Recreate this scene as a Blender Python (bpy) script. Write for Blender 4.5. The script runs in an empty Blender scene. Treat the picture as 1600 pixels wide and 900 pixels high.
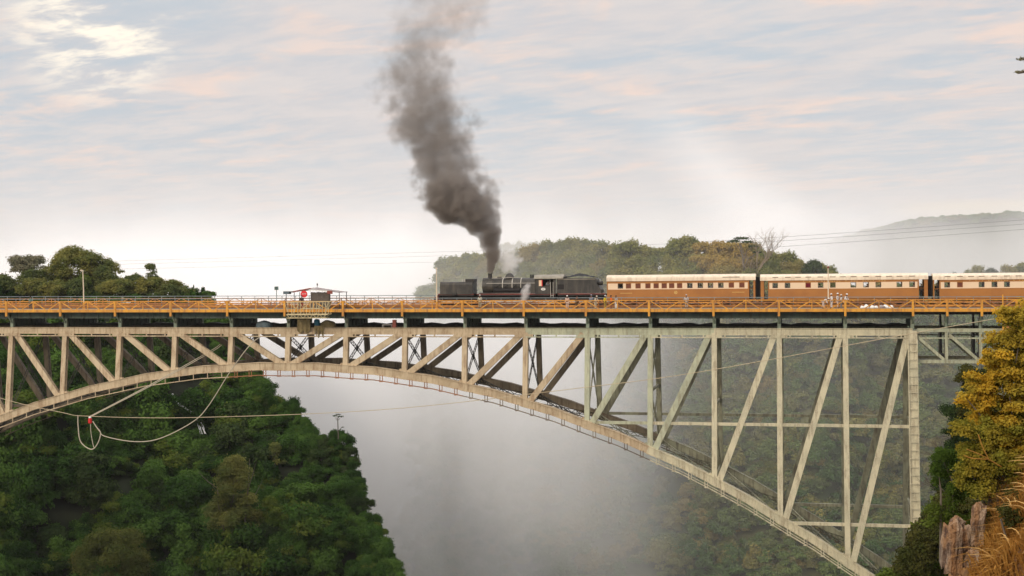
import bpy, bmesh, math, random
import numpy as np
from mathutils import Vector, Matrix, noise

scene = bpy.context.scene
col = scene.collection
R = math.radians
rng = random.Random(11)

# ------------------------------------------------------------------ camera
cam_d = bpy.data.cameras.new('camera')
cam = bpy.data.objects.new('camera', cam_d)
col.objects.link(cam)
cam_d.sensor_width = 36.0
cam_d.lens = 52.33
cam_d.clip_start = 0.5
cam_d.clip_end = 30000
YAW, PIT, ROLL = 0.195235, 0.0133868, -0.0112128
_r = Vector((math.cos(YAW), math.sin(YAW), 0))
_f = Vector((-math.sin(YAW) * math.cos(PIT), math.cos(YAW) * math.cos(PIT), -math.sin(PIT)))
_u = _r.cross(_f)
_r2 = _r * math.cos(ROLL) + _u * math.sin(ROLL)
_u2 = _u * math.cos(ROLL) - _r * math.sin(ROLL)
m3 = Matrix((_r2, _u2, -_f)).transposed()
cam.matrix_world = Matrix.Translation((64.15, -178.85, 7.256)) @ m3.to_4x4()
scene.camera = cam

# ------------------------------------------------------------------ sun + sky
SUN_EL, SUN_AZ = R(27), R(212)          # azimuth clockwise from +Y: behind the viewer, to the left
sd = bpy.data.lights.new('sun', 'SUN')
sun = bpy.data.objects.new('sun', sd)
col.objects.link(sun)
sd.energy = 1.5
sd.angle = R(11)
sd.color = (1.0, 0.86, 0.66)
sdir = Vector((math.sin(SUN_AZ) * math.cos(SUN_EL), math.cos(SUN_AZ) * math.cos(SUN_EL), math.sin(SUN_EL)))
sun.rotation_euler = sdir.to_track_quat('Z', 'Y').to_euler()

W = bpy.data.worlds.new('World')
scene.world = W
W.use_nodes = True
wt = W.node_tree
wt.nodes.clear()


class NT:
    """tiny node-building helper"""

    def __init__(self, tree):
        self.t = tree

    def n(self, kind, **kw):
        nd = self.t.nodes.new(kind)
        for k, v in kw.items():
            if k == 'ins':
                for a, b in v.items():
                    self.put(nd, a, b)
            else:
                setattr(nd, k, v)
        return nd

    def put(self, nd, a, b):
        if isinstance(b, bpy.types.NodeSocket):
            self.t.links.new(b, nd.inputs[a])
        else:
            nd.inputs[a].default_value = b

    def math(self, op, a, b=None, c=None, clamp=False):
        nd = self.n('ShaderNodeMath', operation=op, use_clamp=clamp)
        for i, v in enumerate((a, b, c)):
            if v is not None:
                self.put(nd, i, v)
        return nd.outputs[0]

    def vmath(self, op, a, b=None):
        nd = self.n('ShaderNodeVectorMath', operation=op)
        self.put(nd, 0, a)
        if b is not None:
            self.put(nd, 1, b)
        return nd.outputs['Value'] if op in ('DOT_PRODUCT', 'LENGTH') else nd.outputs[0]

    def mr(self, v, a, b, c=0.0, d=1.0, smooth=True):
        nd = self.n('ShaderNodeMapRange')
        nd.interpolation_type = 'SMOOTHSTEP' if smooth else 'LINEAR'
        self.put(nd, 0, v)
        for i, x in enumerate((a, b, c, d)):
            self.put(nd, i + 1, x)
        return nd.outputs[0]

    def mix(self, fac, a, b, mode='MIX'):
        nd = self.n('ShaderNodeMix', data_type='RGBA', blend_type=mode)
        self.put(nd, 0, fac)
        self.put(nd, 6, a)
        self.put(nd, 7, b)
        return nd.outputs[2]

    def noise(self, vec, scale, detail=4.0, rough=0.55, dist=0.0):
        nd = self.n('ShaderNodeTexNoise')
        if vec is not None:
            self.put(nd, 'Vector', vec)
        self.put(nd, 'Scale', scale)
        self.put(nd, 'Detail', detail)
        self.put(nd, 'Roughness', rough)
        self.put(nd, 'Distortion', dist)
        return nd.outputs[0]

    def comb(self, x, y, z):
        nd = self.n('ShaderNodeCombineXYZ')
        for i, v in enumerate((x, y, z)):
            self.put(nd, i, v)
        return nd.outputs[0]


def c4(c):
    return (c[0], c[1], c[2], 1.0)


w = NT(wt)
sky = w.n('ShaderNodeTexSky', sky_type='NISHITA', sun_disc=False, sun_elevation=SUN_EL, sun_rotation=SUN_AZ,
          air_density=1.0, dust_density=2.0)
geo = w.n('ShaderNodeTexCoord')
sx = w.n('ShaderNodeSeparateXYZ')
wt.links.new(geo.outputs['Generated'], sx.inputs[0])
DX, DY, DZ = sx.outputs
zc = w.math('MAXIMUM', DZ, 0.0)
den = w.math('ADD', zc, 0.075)
px_ = w.math('DIVIDE', DX, den)
py_ = w.math('DIVIDE', DY, den)
# slanting rolls of altocumulus: the cloud plane, sheared a little
pv = w.comb(w.math('ADD', px_, w.math('MULTIPLY', py_, -0.10)), w.math('ADD', py_, w.math('MULTIPLY', px_, 0.42)), 0.0)
big = w.noise(pv, 0.8, 3.0, 0.55, 0.6)
rolls = w.noise(w.vmath('MULTIPLY', pv, (1.0, 1.45, 1.0)), 2.3, 5.0, 0.6, 0.4)
fine = w.noise(w.vmath('MULTIPLY', pv, (1.0, 1.5, 1.0)), 6.0, 4.0, 0.6, 0.4)
cl = w.math('ADD', w.math('ADD', w.math('MULTIPLY', rolls, 0.56), w.math('MULTIPLY', big, 0.24)), w.math('MULTIPLY', fine, 0.28))
dens = w.mr(cl, 0.41, 0.66)
warm = w.mr(w.noise(pv, 1.7, 3.0, 0.55, 0.8), 0.48, 0.68)
K = 10.9                                     # the Background strength is 0.1
blue = (0.53 * K, 0.58 * K, 0.63 * K, 1)
grey = (0.60 * K, 0.595 * K, 0.615 * K, 1)
pink = (0.82 * K, 0.665 * K, 0.59 * K, 1)
ctop = w.mix(warm, (0.69 * K, 0.645 * K, 0.63 * K, 1), pink)
gap = w.mix(0.06, w.mix(w.mr(big, 0.4, 0.62), blue, grey), sky.outputs[0])
cloud = w.mix(dens, gap, ctop)
# pale glow where the cloud is thin, high on the left
gl = w.vmath('DOT_PRODUCT', geo.outputs['Generated'], Vector((-0.442, 0.881, 0.1655)).normalized())
glow = w.math('MULTIPLY', w.mr(gl, 0.9978, 0.99997), w.mr(cl, 0.50, 0.62, 0.0, 0.75))
cloud = w.mix(glow, cloud, (1.15 * K, 1.05 * K, 0.86 * K, 1))
# a narrow yellow break low on the right
br = w.math('MULTIPLY', w.mr(w.vmath('DOT_PRODUCT', geo.outputs['Generated'], Vector((0.125, 0.9915, 0.033)).normalized()), 0.9965, 0.9998),
            w.math('MULTIPLY', w.mr(DZ, 0.025, 0.031), w.mr(DZ, 0.043, 0.036)))
cloud = w.mix(w.math('MULTIPLY', br, 0.85), cloud, (0.98 * K, 0.80 * K, 0.52 * K, 1))
# whitening toward the horizon
hz = w.mr(DZ, 0.115, 0.015)
cloud = w.mix(w.math('MULTIPLY', hz, 0.80), cloud, (0.725 * K, 0.685 * K, 0.665 * K, 1))
# an overcast sky brightens toward the zenith
zen = w.n('ShaderNodeVectorMath', operation='SCALE')
w.put(zen, 0, cloud)
w.put(zen, 'Scale', w.mr(DZ, 0.16, 0.95, 1.0, 2.3))
cloud = zen.outputs[0]
# below the horizon: the tone of far land
cloud = w.mix(w.mr(DZ, -0.02, -0.10), cloud, (0.16 * K, 0.17 * K, 0.14 * K, 1))
bg = w.n('ShaderNodeBackground')
w.put(bg, 0, cloud)
w.put(bg, 1, 0.1)
wo = w.n('ShaderNodeOutputWorld')
wt.links.new(bg.outputs[0], wo.inputs[0])

scene.view_settings.view_transform = 'Standard'
scene.view_settings.look = 'None'
scene.view_settings.exposure = 0.0
scene.view_settings.gamma = 1.0
scene.render.engine = 'CYCLES'
cy = scene.cycles
cy.use_denoising = True
cy.max_bounces = 26
cy.diffuse_bounces = 3
cy.glossy_bounces = 2
cy.transparent_max_bounces = 16
cy.transmission_bounces = 4
cy.volume_bounces = 24
cy.volume_max_steps = 256
cy.sample_clamp_indirect = 4.0


# ------------------------------------------------------------------ materials
def new_mat(name):
    m = bpy.data.materials.new(name)
    m.use_nodes = True
    m.node_tree.nodes.clear()
    return m, NT(m.node_tree)


def finish(m, t, surf):
    o = t.n('ShaderNodeOutputMaterial')
    t.t.links.new(surf, o.inputs['Surface'])
    return m


def mat(name, a, b=None, rough=0.65, scale=1.5, metal=0.0, lo=0.4, hi=0.65, stretch=(1, 1, 1), bump=0.0, spec=0.35,
        streak=None, fine=None):
    """Principled paint/stone: base a, patches b, optional vertical streaks and a fine grain."""
    m, t = new_mat(name)
    tc = t.n('ShaderNodeTexCoord')
    v = t.vmath('MULTIPLY', tc.outputs['Object'], stretch)
    p = t.n('ShaderNodeBsdfPrincipled')
    base = c4(a)
    if b is not None:
        base = t.mix(t.mr(t.noise(v, scale, 5.0, 0.6), lo, hi), c4(a), c4(b))
    if streak is not None:
        sv = t.vmath('MULTIPLY', tc.outputs['Object'], (1.0, 1.0, 0.12))
        base = t.mix(t.math('MULTIPLY', t.mr(t.noise(sv, 2.6, 5.0, 0.65), 0.46, 0.66), 0.8), base, c4(streak))
    if fine is not None:
        base = t.mix(t.math('MULTIPLY', t.mr(t.noise(tc.outputs['Object'], 9.0, 3.0, 0.6), 0.45, 0.7), 0.5), base, c4(fine))
    t.put(p, 'Base Color', base)
    t.put(p, 'Roughness', rough)
    t.put(p, 'Metallic', metal)
    t.put(p, 'Specular IOR Level', spec)
    if bump:
        bn = t.n('ShaderNodeBump')
        t.put(bn, 'Strength', bump)
        t.put(bn, 'Distance', 0.3)
        t.put(bn, 'Height', t.noise(v, scale * 3, 6.0, 0.65))
        t.t.links.new(bn.outputs[0], p.inputs['Normal'])
    return finish(m, t, p.outputs[0])


def leaf_mat(name, a, b, c=None, trans=0.3, pscale=0.25):
    """leaves: hue differs from leaf patch to leaf patch and from tree to tree"""
    m, t = new_mat(name)
    oi = t.n('ShaderNodeObjectInfo')
    g = t.n('ShaderNodeNewGeometry')
    base = t.mix(t.mr(t.noise(g.outputs['Position'], pscale, 3.0, 0.6), 0.36, 0.64), c4(a), c4(b))
    if c is not None:
        base = t.mix(t.mr(oi.outputs['Random'], 0.45, 1.0, 0.0, 0.85), base, c4(c))
    hs = t.n('ShaderNodeHueSaturation')
    t.put(hs, 'Color', base)
    t.put(hs, 'Value', t.math('ADD', 0.7, t.math('MULTIPLY', t.noise(g.outputs['Position'], 2.3, 2.0), 0.62)))
    d = t.n('ShaderNodeBsdfDiffuse')
    t.t.links.new(hs.outputs[0], d.inputs[0])
    tr = t.n('ShaderNodeBsdfTranslucent')
    t.t.links.new(hs.outputs[0], tr.inputs[0])
    mx = t.n('ShaderNodeMixShader')
    t.put(mx, 0, trans)
    t.t.links.new(d.outputs[0], mx.inputs[1])
    t.t.links.new(tr.outputs[0], mx.inputs[2])
    return finish(m, t, mx.outputs[0])


M = {}
M['tan'] = mat('tan_paint', (0.58, 0.46, 0.30), (0.44, 0.335, 0.21), 0.7, 0.55, streak=(0.29, 0.18, 0.10), fine=(0.60, 0.49, 0.34))
M['sage'] = mat('sage_paint', (0.49, 0.50, 0.345), (0.38, 0.395, 0.28), 0.7, 0.55, streak=(0.27, 0.24, 0.16), fine=(0.55, 0.55, 0.40))
M['cream_steel'] = mat('cream_steel_paint', (0.63, 0.565, 0.385), (0.50, 0.46, 0.32), 0.7, 0.55, streak=(0.33, 0.27, 0.18), fine=(0.66, 0.61, 0.44))
M['old'] = mat('weathered_brown_paint', (0.24, 0.19, 0.13), (0.16, 0.13, 0.09), 0.75, 0.6, streak=(0.10, 0.07, 0.05))  # tan paint darkened: the far truss's shade is put into the colour, under streaks
M['old_sage'] = mat('weathered_sage_paint', (0.34, 0.34, 0.24), (0.24, 0.23, 0.16), 0.75, 0.6, streak=(0.14, 0.12, 0.09))  # sage paint darkened the same way, shade in the base colour
M['dark_steel'] = mat('dark_steel', (0.055, 0.05, 0.042), (0.035, 0.032, 0.028), 0.7, 1.0)
M['green_steel'] = mat('dark_green_steel', (0.075, 0.10, 0.078), (0.05, 0.066, 0.055), 0.65, 0.8, streak=(0.05, 0.05, 0.04))
M['green_post'] = mat('pale_green_steel', (0.26, 0.31, 0.23), (0.18, 0.22, 0.17), 0.65, 1.2, streak=(0.16, 0.14, 0.1))
M['orange'] = mat('orange_paint', (0.77, 0.365, 0.045), (0.60, 0.27, 0.045), 0.6, 0.9, streak=(0.38, 0.17, 0.055))
M['dull_orange'] = mat('faded_orange_paint', (0.62, 0.27, 0.05), (0.46, 0.19, 0.05), 0.6, 0.7, streak=(0.3, 0.13, 0.05))
M['rust'] = mat('rusty_brown_paint', (0.34, 0.15, 0.06), (0.24, 0.11, 0.055), 0.8, 0.9)
M['grey_rail'] = mat('grey_blue_paint', (0.24, 0.29, 0.30), (0.18, 0.21, 0.22), 0.5, 1.0)
M['road'] = mat('dusty_road', (0.30, 0.23, 0.15), (0.22, 0.17, 0.12), 0.9, 0.6, fine=(0.34, 0.27, 0.19))
M['ballast'] = mat('ballast', (0.16, 0.13, 0.10), (0.09, 0.075, 0.06), 0.95, 3.0, fine=(0.22, 0.19, 0.16))
M['loco'] = mat('sooty_black_paint', (0.034, 0.032, 0.029), (0.058, 0.053, 0.045), 0.5, 0.9, streak=(0.085, 0.075, 0.06), spec=0.5)
M['loco_dull'] = mat('dull_black_steel', (0.028, 0.026, 0.024), (0.05, 0.044, 0.038), 0.6, 1.5)
M['loco_red'] = mat('dark_red_paint', (0.22, 0.045, 0.035), (0.14, 0.035, 0.03), 0.55, 1.5)
M['band'] = mat('pale_boiler_band', (0.52, 0.49, 0.43), None, 0.4)
M['coal'] = mat('coal', (0.018, 0.018, 0.02), (0.035, 0.034, 0.034), 0.6, 6.0, bump=0.8)
M['cabroof'] = mat('pale_cab_roof', (0.33, 0.30, 0.24), (0.24, 0.215, 0.17), 0.6, 1.0)
M['white'] = mat('white_enamel', (0.78, 0.77, 0.73), None, 0.4)
M['brown'] = mat('brown_carriage_paint', (0.43, 0.18, 0.043), (0.37, 0.15, 0.038), 0.4, 0.35, spec=0.45)
M['cream'] = mat('cream_carriage_paint', (0.84, 0.64, 0.44), (0.80, 0.60, 0.41), 0.4, 0.35, spec=0.45)
M['roof'] = mat('cream_carriage_roof', (0.82, 0.70, 0.54), (0.75, 0.62, 0.47), 0.55, 0.5, streak=(0.6, 0.48, 0.36))
M['shutter'] = mat('red_brown_shutter', (0.20, 0.065, 0.035), (0.16, 0.05, 0.03), 0.5, 3.0)
M['redcurtain'] = mat('dark_red_curtain', (0.22, 0.02, 0.035), (0.12, 0.012, 0.02), 0.9, 5.0)
M['interior'] = mat('dim_carriage_lining', (0.20, 0.13, 0.08), (0.14, 0.09, 0.06), 0.7, 1.0)
M['gold'] = mat('gold_lettering', (0.72, 0.48, 0.16), None, 0.4)
M['rubber'] = mat('black_bellows', (0.022, 0.02, 0.02), None, 0.8)
M['skin'] = mat('skin', (0.16, 0.085, 0.055), None, 0.6)
M['skin2'] = mat('fair_skin', (0.48, 0.28, 0.2), None, 0.6)
M['hair'] = mat('black_hair', (0.012, 0.01, 0.01), None, 0.7)
M['bamboo'] = mat('cream_cage_paint', (0.62, 0.52, 0.30), (0.50, 0.40, 0.22), 0.6, 1.5)
M['tarp'] = mat('brown_canvas', (0.27, 0.21, 0.10), (0.20, 0.15, 0.07), 0.9, 1.5, bump=0.4)
M['bluebin'] = mat('blue_plastic', (0.04, 0.20, 0.30), None, 0.45)
M['greytarp'] = mat('grey_blue_tarpaulin', (0.10, 0.14, 0.16), (0.06, 0.08, 0.09), 0.6, 2.0)
M['canopy'] = mat('faded_canopy', (0.36, 0.33, 0.31), (0.25, 0.20, 0.19), 0.85, 0.9)
M['redsign'] = mat('red_sign', (0.72, 0.035, 0.04), None, 0.4)
M['darkwood'] = mat('dark_boards', (0.13, 0.11, 0.09), (0.09, 0.075, 0.06), 0.8, 1.5)
M['redbrown'] = mat('red_brown_canvas', (0.24, 0.07, 0.05), None, 0.8)
M['pole'] = mat('cream_pole_paint', (0.72, 0.60, 0.44), None, 0.5)
M['teal'] = mat('teal_box', (0.14, 0.24, 0.24), None, 0.5)
M['rope'] = mat('pale_rope', (0.50, 0.44, 0.33), None, 0.9)
M['wire'] = mat('dull_wire', (0.22, 0.22, 0.22), None, 0.5)
M['cable'] = mat('steel_cable', (0.52, 0.42, 0.27), None, 0.5)
M['redbag'] = mat('red_nylon', (0.62, 0.02, 0.02), None, 0.6)
M['bark'] = mat('grey_bark', (0.16, 0.13, 0.10), (0.10, 0.08, 0.06), 0.95, 3.0, stretch=(1, 1, 0.3))
M['palebark'] = mat('pale_bark', (0.30, 0.23, 0.16), (0.19, 0.15, 0.11), 0.95, 3.0, stretch=(1, 1, 0.3))
M['soil'] = mat('dark_forest_soil', (0.020, 0.026, 0.011), (0.012, 0.013, 0.007), 1.0, 0.12)
M['plain'] = mat('dry_grass_plain', (0.14, 0.13, 0.06), (0.09, 0.10, 0.04), 1.0, 0.02)
M['water_white'] = mat('white_water', (0.82, 0.82, 0.80), (0.60, 0.60, 0.58), 0.5, 1.2, stretch=(1, 1, 0.25))
M['ledge'] = mat('red_earth', (0.34, 0.17, 0.06), (0.22, 0.11, 0.045), 1.0, 1.2, bump=0.5)
M['rock'] = mat('red_brown_rock', (0.40, 0.215, 0.10), (0.10, 0.05, 0.03), 0.85, 2.2, bump=0.9, streak=(0.58, 0.44, 0.32), lo=0.42, hi=0.58)
M['hill'] = mat('far_wooded_hill', (0.075, 0.085, 0.05), (0.05, 0.06, 0.035), 1.0, 0.02)
M['gravel'] = mat('river_floor', (0.20, 0.20, 0.18), (0.14, 0.14, 0.12), 0.9, 0.02)


def cliff_mat():
    m, t = new_mat('wooded_cliff')
    tc = t.n('ShaderNodeTexCoord')
    s = t.n('ShaderNodeSeparateXYZ')
    t.t.links.new(tc.outputs['Object'], s.inputs[0])
    n1 = t.noise(t.vmath('MULTIPLY', tc.outputs['Object'], (1, 1, 0.35)), 0.10, 6.0, 0.62)
    n2 = t.noise(tc.outputs['Object'], 0.05, 5.0, 0.6)
    rock = t.mix(t.mr(n1, 0.4, 0.62), (0.15, 0.115, 0.08, 1), (0.27, 0.205, 0.14, 1))
    green = t.mix(t.mr(n2, 0.4, 0.6), (0.055, 0.075, 0.03, 1), (0.11, 0.11, 0.045, 1))
    sel = t.mr(t.math('ADD', s.outputs[2], t.math('MULTIPLY', t.math('SUBTRACT', n2, 0.5), 90.0)), -84.0, -60.0)
    p = t.n('ShaderNodeBsdfPrincipled')
    t.put(p, 'Base Color', t.mix(sel, rock, green))
    t.put(p, 'Roughness', 1.0)
    t.put(p, 'Specular IOR Level', 0.1)
    return finish(m, t, p.outputs[0])


M['cliff'] = cliff_mat()


def glass_mat():
    m, t = new_mat('carriage_glass')
    tr = t.n('ShaderNodeBsdfTransparent')
    tr.inputs[0].default_value = (0.80, 0.84, 0.84, 1)
    gl = t.n('ShaderNodeBsdfGlossy')
    gl.inputs['Roughness'].default_value = 0.05
    f = t.n('ShaderNodeFresnel')
    f.inputs[0].default_value = 1.5
    mx = t.n('ShaderNodeMixShader')
    t.t.links.new(f.outputs[0], mx.inputs[0])
    t.t.links.new(tr.outputs[0], mx.inputs[1])
    t.t.links.new(gl.outputs[0], mx.inputs[2])
    return finish(m, t, mx.outputs[0])


M['glass'] = glass_mat()
M['lf_forest'] = leaf_mat('leaf_forest', (0.024, 0.054, 0.013), (0.062, 0.125, 0.025), (0.105, 0.185, 0.036), pscale=0.14)
M['lf_dark'] = leaf_mat('leaf_dark', (0.033, 0.056, 0.019), (0.062, 0.090, 0.029))
M['lf_olive'] = leaf_mat('leaf_olive', (0.085, 0.105, 0.026), (0.135, 0.14, 0.036))
M['lf_green'] = leaf_mat('leaf_green', (0.12, 0.145, 0.042), (0.21, 0.205, 0.055))
M['lf_ridge'] = leaf_mat('leaf_ridge', (0.165, 0.19, 0.058), (0.27, 0.25, 0.072), (0.31, 0.24, 0.08), pscale=0.12)
M['lf_ridge_gold'] = leaf_mat('leaf_ridge_gold', (0.34, 0.25, 0.07), (0.40, 0.28, 0.08))
M['lf_left'] = leaf_mat('leaf_left', (0.14, 0.165, 0.048), (0.26, 0.24, 0.066), trans=0.4, pscale=0.3)
M['lf_left_dim'] = leaf_mat('leaf_left_dim', (0.10, 0.13, 0.045), (0.17, 0.185, 0.06), trans=0.4, pscale=0.3)
M['lf_pale'] = leaf_mat('leaf_pale', (0.18, 0.18, 0.11), (0.25, 0.225, 0.14))
M['lf_wall'] = leaf_mat('leaf_wall', (0.085, 0.15, 0.048), (0.17, 0.22, 0.07), (0.23, 0.21, 0.085), pscale=0.05)
M['lf_yellow'] = leaf_mat('leaf_yellow', (0.56, 0.35, 0.035), (0.36, 0.28, 0.04), trans=0.35, pscale=1.1)
M['lf_lime'] = leaf_mat('leaf_lime', (0.22, 0.21, 0.03), (0.34, 0.26, 0.035), trans=0.35, pscale=1.3)
M['lf_bank'] = leaf_mat('leaf_bank', (0.075, 0.125, 0.022), (0.13, 0.165, 0.03), trans=0.35)
M['lf_shrub'] = leaf_mat('leaf_shrub', (0.05, 0.058, 0.016), (0.085, 0.08, 0.022), trans=0.3, pscale=0.8)
M['straw'] = leaf_mat('straw', (0.50, 0.27, 0.065), (0.32, 0.15, 0.035), trans=0.3, pscale=1.5)


# ------------------------------------------------------------------ mesh helpers
class MB:
    def __init__(self):
        self.v, self.f = [], []

    def add(self, vs, fs):
        o = len(self.v)
        self.v.extend([tuple(p) for p in vs])
        self.f.extend([tuple(i + o for i in f) for f in fs])
        return self

    def box(self, x0, x1, y0, y1, z0, z1):
        return self.add([(x0, y0, z0), (x1, y0, z0), (x1, y1, z0), (x0, y1, z0), (x0, y0, z1), (x1, y0, z1), (x1, y1, z1), (x0, y1, z1)],
                        [(0, 3, 2, 1), (4, 5, 6, 7), (0, 1, 5, 4), (1, 2, 6, 5), (2, 3, 7, 6), (3, 0, 4, 7)])

    def bar(self, p, q, w_, h_, up=(0, 0, 1)):
        """box from p to q; w_ across (sideways), h_ along 'up'"""
        p, q = Vector(p), Vector(q)
        d = (q - p)
        if d.length < 1e-6:
            return self
        d.normalize()
        upv = Vector(up)
        if abs(d.dot(upv)) > 0.98:
            upv = Vector((0, 1, 0)) if abs(d.y) < 0.9 else Vector((1, 0, 0))
        s = d.cross(upv).normalized()
        u = s.cross(d).normalized()
        s *= w_ / 2
        u *= h_ / 2
        return self.add([p - s - u, p + s - u, p + s + u, p - s + u, q - s - u, q + s - u, q + s + u, q - s + u],
                        [(0, 1, 2, 3), (7, 6, 5, 4), (0, 4, 5, 1), (1, 5, 6, 2), (2, 6, 7, 3), (3, 7, 4, 0)])

    def tube(self, pts, rad, seg=6, cap=True):
        pts = [Vector(p) for p in pts]
        n = len(pts)
        if not hasattr(rad, '__len__'):
            rad = [rad] * n
        o = len(self.v)
        ref = Vector((0.13, 0.27, 0.95))
        for i, p in enumerate(pts):
            d = (pts[min(i + 1, n - 1)] - pts[max(i - 1, 0)]).normalized()
            if abs(d.dot(ref)) > 0.97:
                ref = Vector((1, 0.2, 0.1)).normalized()
            a = d.cross(ref).normalized()
            b = d.cross(a)
            for k in range(seg):
                t = 2 * math.pi * k / seg
                self.v.append(tuple(p + (a * math.cos(t) + b * math.sin(t)) * rad[i]))
        for i in range(n - 1):
            for k in range(seg):
                k2 = (k + 1) % seg
                self.f.append((o + i * seg + k, o + i * seg + k2, o + (i + 1) * seg + k2, o + (i + 1) * seg + k))
        if cap:
            self.f.append(tuple(o + k for k in range(seg))[::-1])
            self.f.append(tuple(o + (n - 1) * seg + k for k in range(seg)))
        return self

    def prism(self, prof, axis, a, b):
        """prof: 2-D outline; extruded along 'x' (prof = y,z) or 'y' (prof = x,z)"""
        n = len(prof)
        mk = (lambda t, p: (t, p[0], p[1])) if axis == 'x' else (lambda t, p: (p[0], t, p[1]))
        vs = [mk(a, p) for p in prof] + [mk(b, p) for p in prof]
        fs = [tuple(range(n)), tuple(range(2 * n - 1, n - 1, -1))]
        for i in range(n):
            j = (i + 1) % n
            fs.append((i, i + n, j + n, j))
        return self.add(vs, fs)

    def cyl(self, c, r, axis, a, b, seg=16):
        prof = [(r * math.cos(2 * math.pi * k / seg), r * math.sin(2 * math.pi * k / seg)) for k in range(seg)]
        if axis == 'x':
            return self.prism([(c[0] + p[0], c[1] + p[1]) for p in prof], 'x', a, b)
        if axis == 'y':
            return self.prism([(c[0] + p[0], c[1] + p[1]) for p in prof], 'y', a, b)
        return self.tube([(c[0], c[1], a), (c[0], c[1], b)], r, seg)

    def ball(self, c, rx, ry, rz, seg=10, rings=6, z0=-1.0):
        o = len(self.v)
        t0 = math.asin(max(-1, z0))
        for i in range(rings + 1):
            a = t0 + (math.pi / 2 - t0) * i / rings
            for k in range(seg):
                t = 2 * math.pi * k / seg
                self.v.append((c[0] + rx * math.cos(a) * math.cos(t), c[1] + ry * math.cos(a) * math.sin(t), c[2] + rz * math.sin(a)))
        for i in range(rings):
            for k in range(seg):
                k2 = (k + 1) % seg
                self.f.append((o + i * seg + k, o + i * seg + k2, o + (i + 1) * seg + k2, o + (i + 1) * seg + k))
        self.f.append(tuple(o + k for k in range(seg))[::-1])
        return self

    def lattice(self, p, q, off, w_, cell, t=0.05):
        """two parallel flats from p to q held apart by off (vector) with zigzag lacing"""
        p, q, off = Vector(p), Vector(q), Vector(off)
        up = off.normalized()
        self.bar(p - off / 2, q - off / 2, w_, t, up)
        self.bar(p + off / 2, q + off / 2, w_, t, up)
        n = max(2, int((q - p).length / cell))
        for i in range(n):
            s = -1 if i % 2 else 1
            a = p.lerp(q, i / n) + off * 0.5 * s
            b = p.lerp(q, (i + 1) / n) - off * 0.5 * s
            self.bar(a, b, w_ * 0.6, t * 0.8, up)
        return self


def mesh_of(name, mb, m, smooth=False):
    me = bpy.data.meshes.new(name)
    me.from_pydata(mb.v, [], mb.f)
    me.validate()
    if smooth:
        me.polygons.foreach_set('use_smooth', [True] * len(me.polygons))
    if m is not None:
        me.materials.append(m)
    return me


def obj(name, mb, m, parent=None, smooth=False, label=None):
    me = mb if isinstance(mb, bpy.types.Mesh) else mesh_of(name, mb, m, smooth)
    o = bpy.data.objects.new(name, me)
    col.objects.link(o)
    if parent is not None:
        o.parent = parent
    if label:
        o['label'] = label
    return o


def tag(o, label, cat, group=None, kind=None):
    if label:
        o['label'] = label
    if cat:
        o['category'] = cat
    if group:
        o['group'] = group
    if kind:
        o['kind'] = kind
    return o


def thing(name, label, cat, loc=(0, 0, 0), group=None, rz=0.0):
    o = bpy.data.objects.new(name, None)
    o.empty_display_size = 0.5
    o.location = loc
    o.rotation_euler = (0, 0, rz)
    col.objects.link(o)
    return tag(o, label, cat, group)


def quads_mesh(name, V, m):
    """V: (n,4,3) array -> mesh of n separate leaf faces"""
    n = V.shape[0]
    me = bpy.data.meshes.new(name)
    me.vertices.add(n * 4)
    me.vertices.foreach_set('co', V.reshape(-1).astype(np.float32))
    me.loops.add(n * 4)
    me.loops.foreach_set('vertex_index', np.arange(n * 4, dtype=np.int32))
    me.polygons.add(n)
    me.polygons.foreach_set('loop_start', np.arange(0, n * 4, 4, dtype=np.int32))
    me.polygons.foreach_set('loop_total', np.full(n, 4, dtype=np.int32))
    me.update(calc_edges=True)
    if m is not None:
        me.materials.append(m)
    return me


def leaves(clumps, per, size, seed, droop=0.0, asp=0.62):
    """clumps: list of (x,y,z,rx,ry,rz). Leaf faces fill each clump's outer shell, most of them tilted outward and up."""
    g = np.random.default_rng(seed)
    out = []
    for (x, y, z, rx, ry, rz) in clumps:
        n = max(8, int(per * 0.04 * 4.2 * (rx * ry + rx * rz + ry * rz) / (size * size * asp * 0.5)))
        d = g.normal(size=(n, 3))
        d /= np.linalg.norm(d, axis=1)[:, None]
        d[:, 2] = np.where(d[:, 2] < -0.35, -d[:, 2], d[:, 2])
        rr = (1.0 - 0.55 * g.random(n) ** 1.8)[:, None]
        c = np.array([x, y, z]) + d * rr * np.array([rx, ry, rz]) * (1 + 0.17 * g.normal(size=(n, 1)))
        nor = d * 0.8 + g.normal(size=(n, 3)) * 0.55 + np.array([0, 0, 0.45])
        nor /= np.linalg.norm(nor, axis=1)[:, None]
        a = np.cross(nor, g.normal(size=(n, 3)))
        a[:, 2] -= droop
        a /= np.linalg.norm(a, axis=1)[:, None]
        b = np.cross(nor, a)
        s = (size * (0.6 + 0.8 * g.random(n)))[:, None]
        q = np.stack([c - a * s * 0.5, c + b * s * asp * 0.5 - a * s * 0.05, c + a * s * 0.5, c - b * s * asp * 0.5 - a * s * 0.05], axis=1)
        out.append(q)
    return np.concatenate(out)


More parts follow.
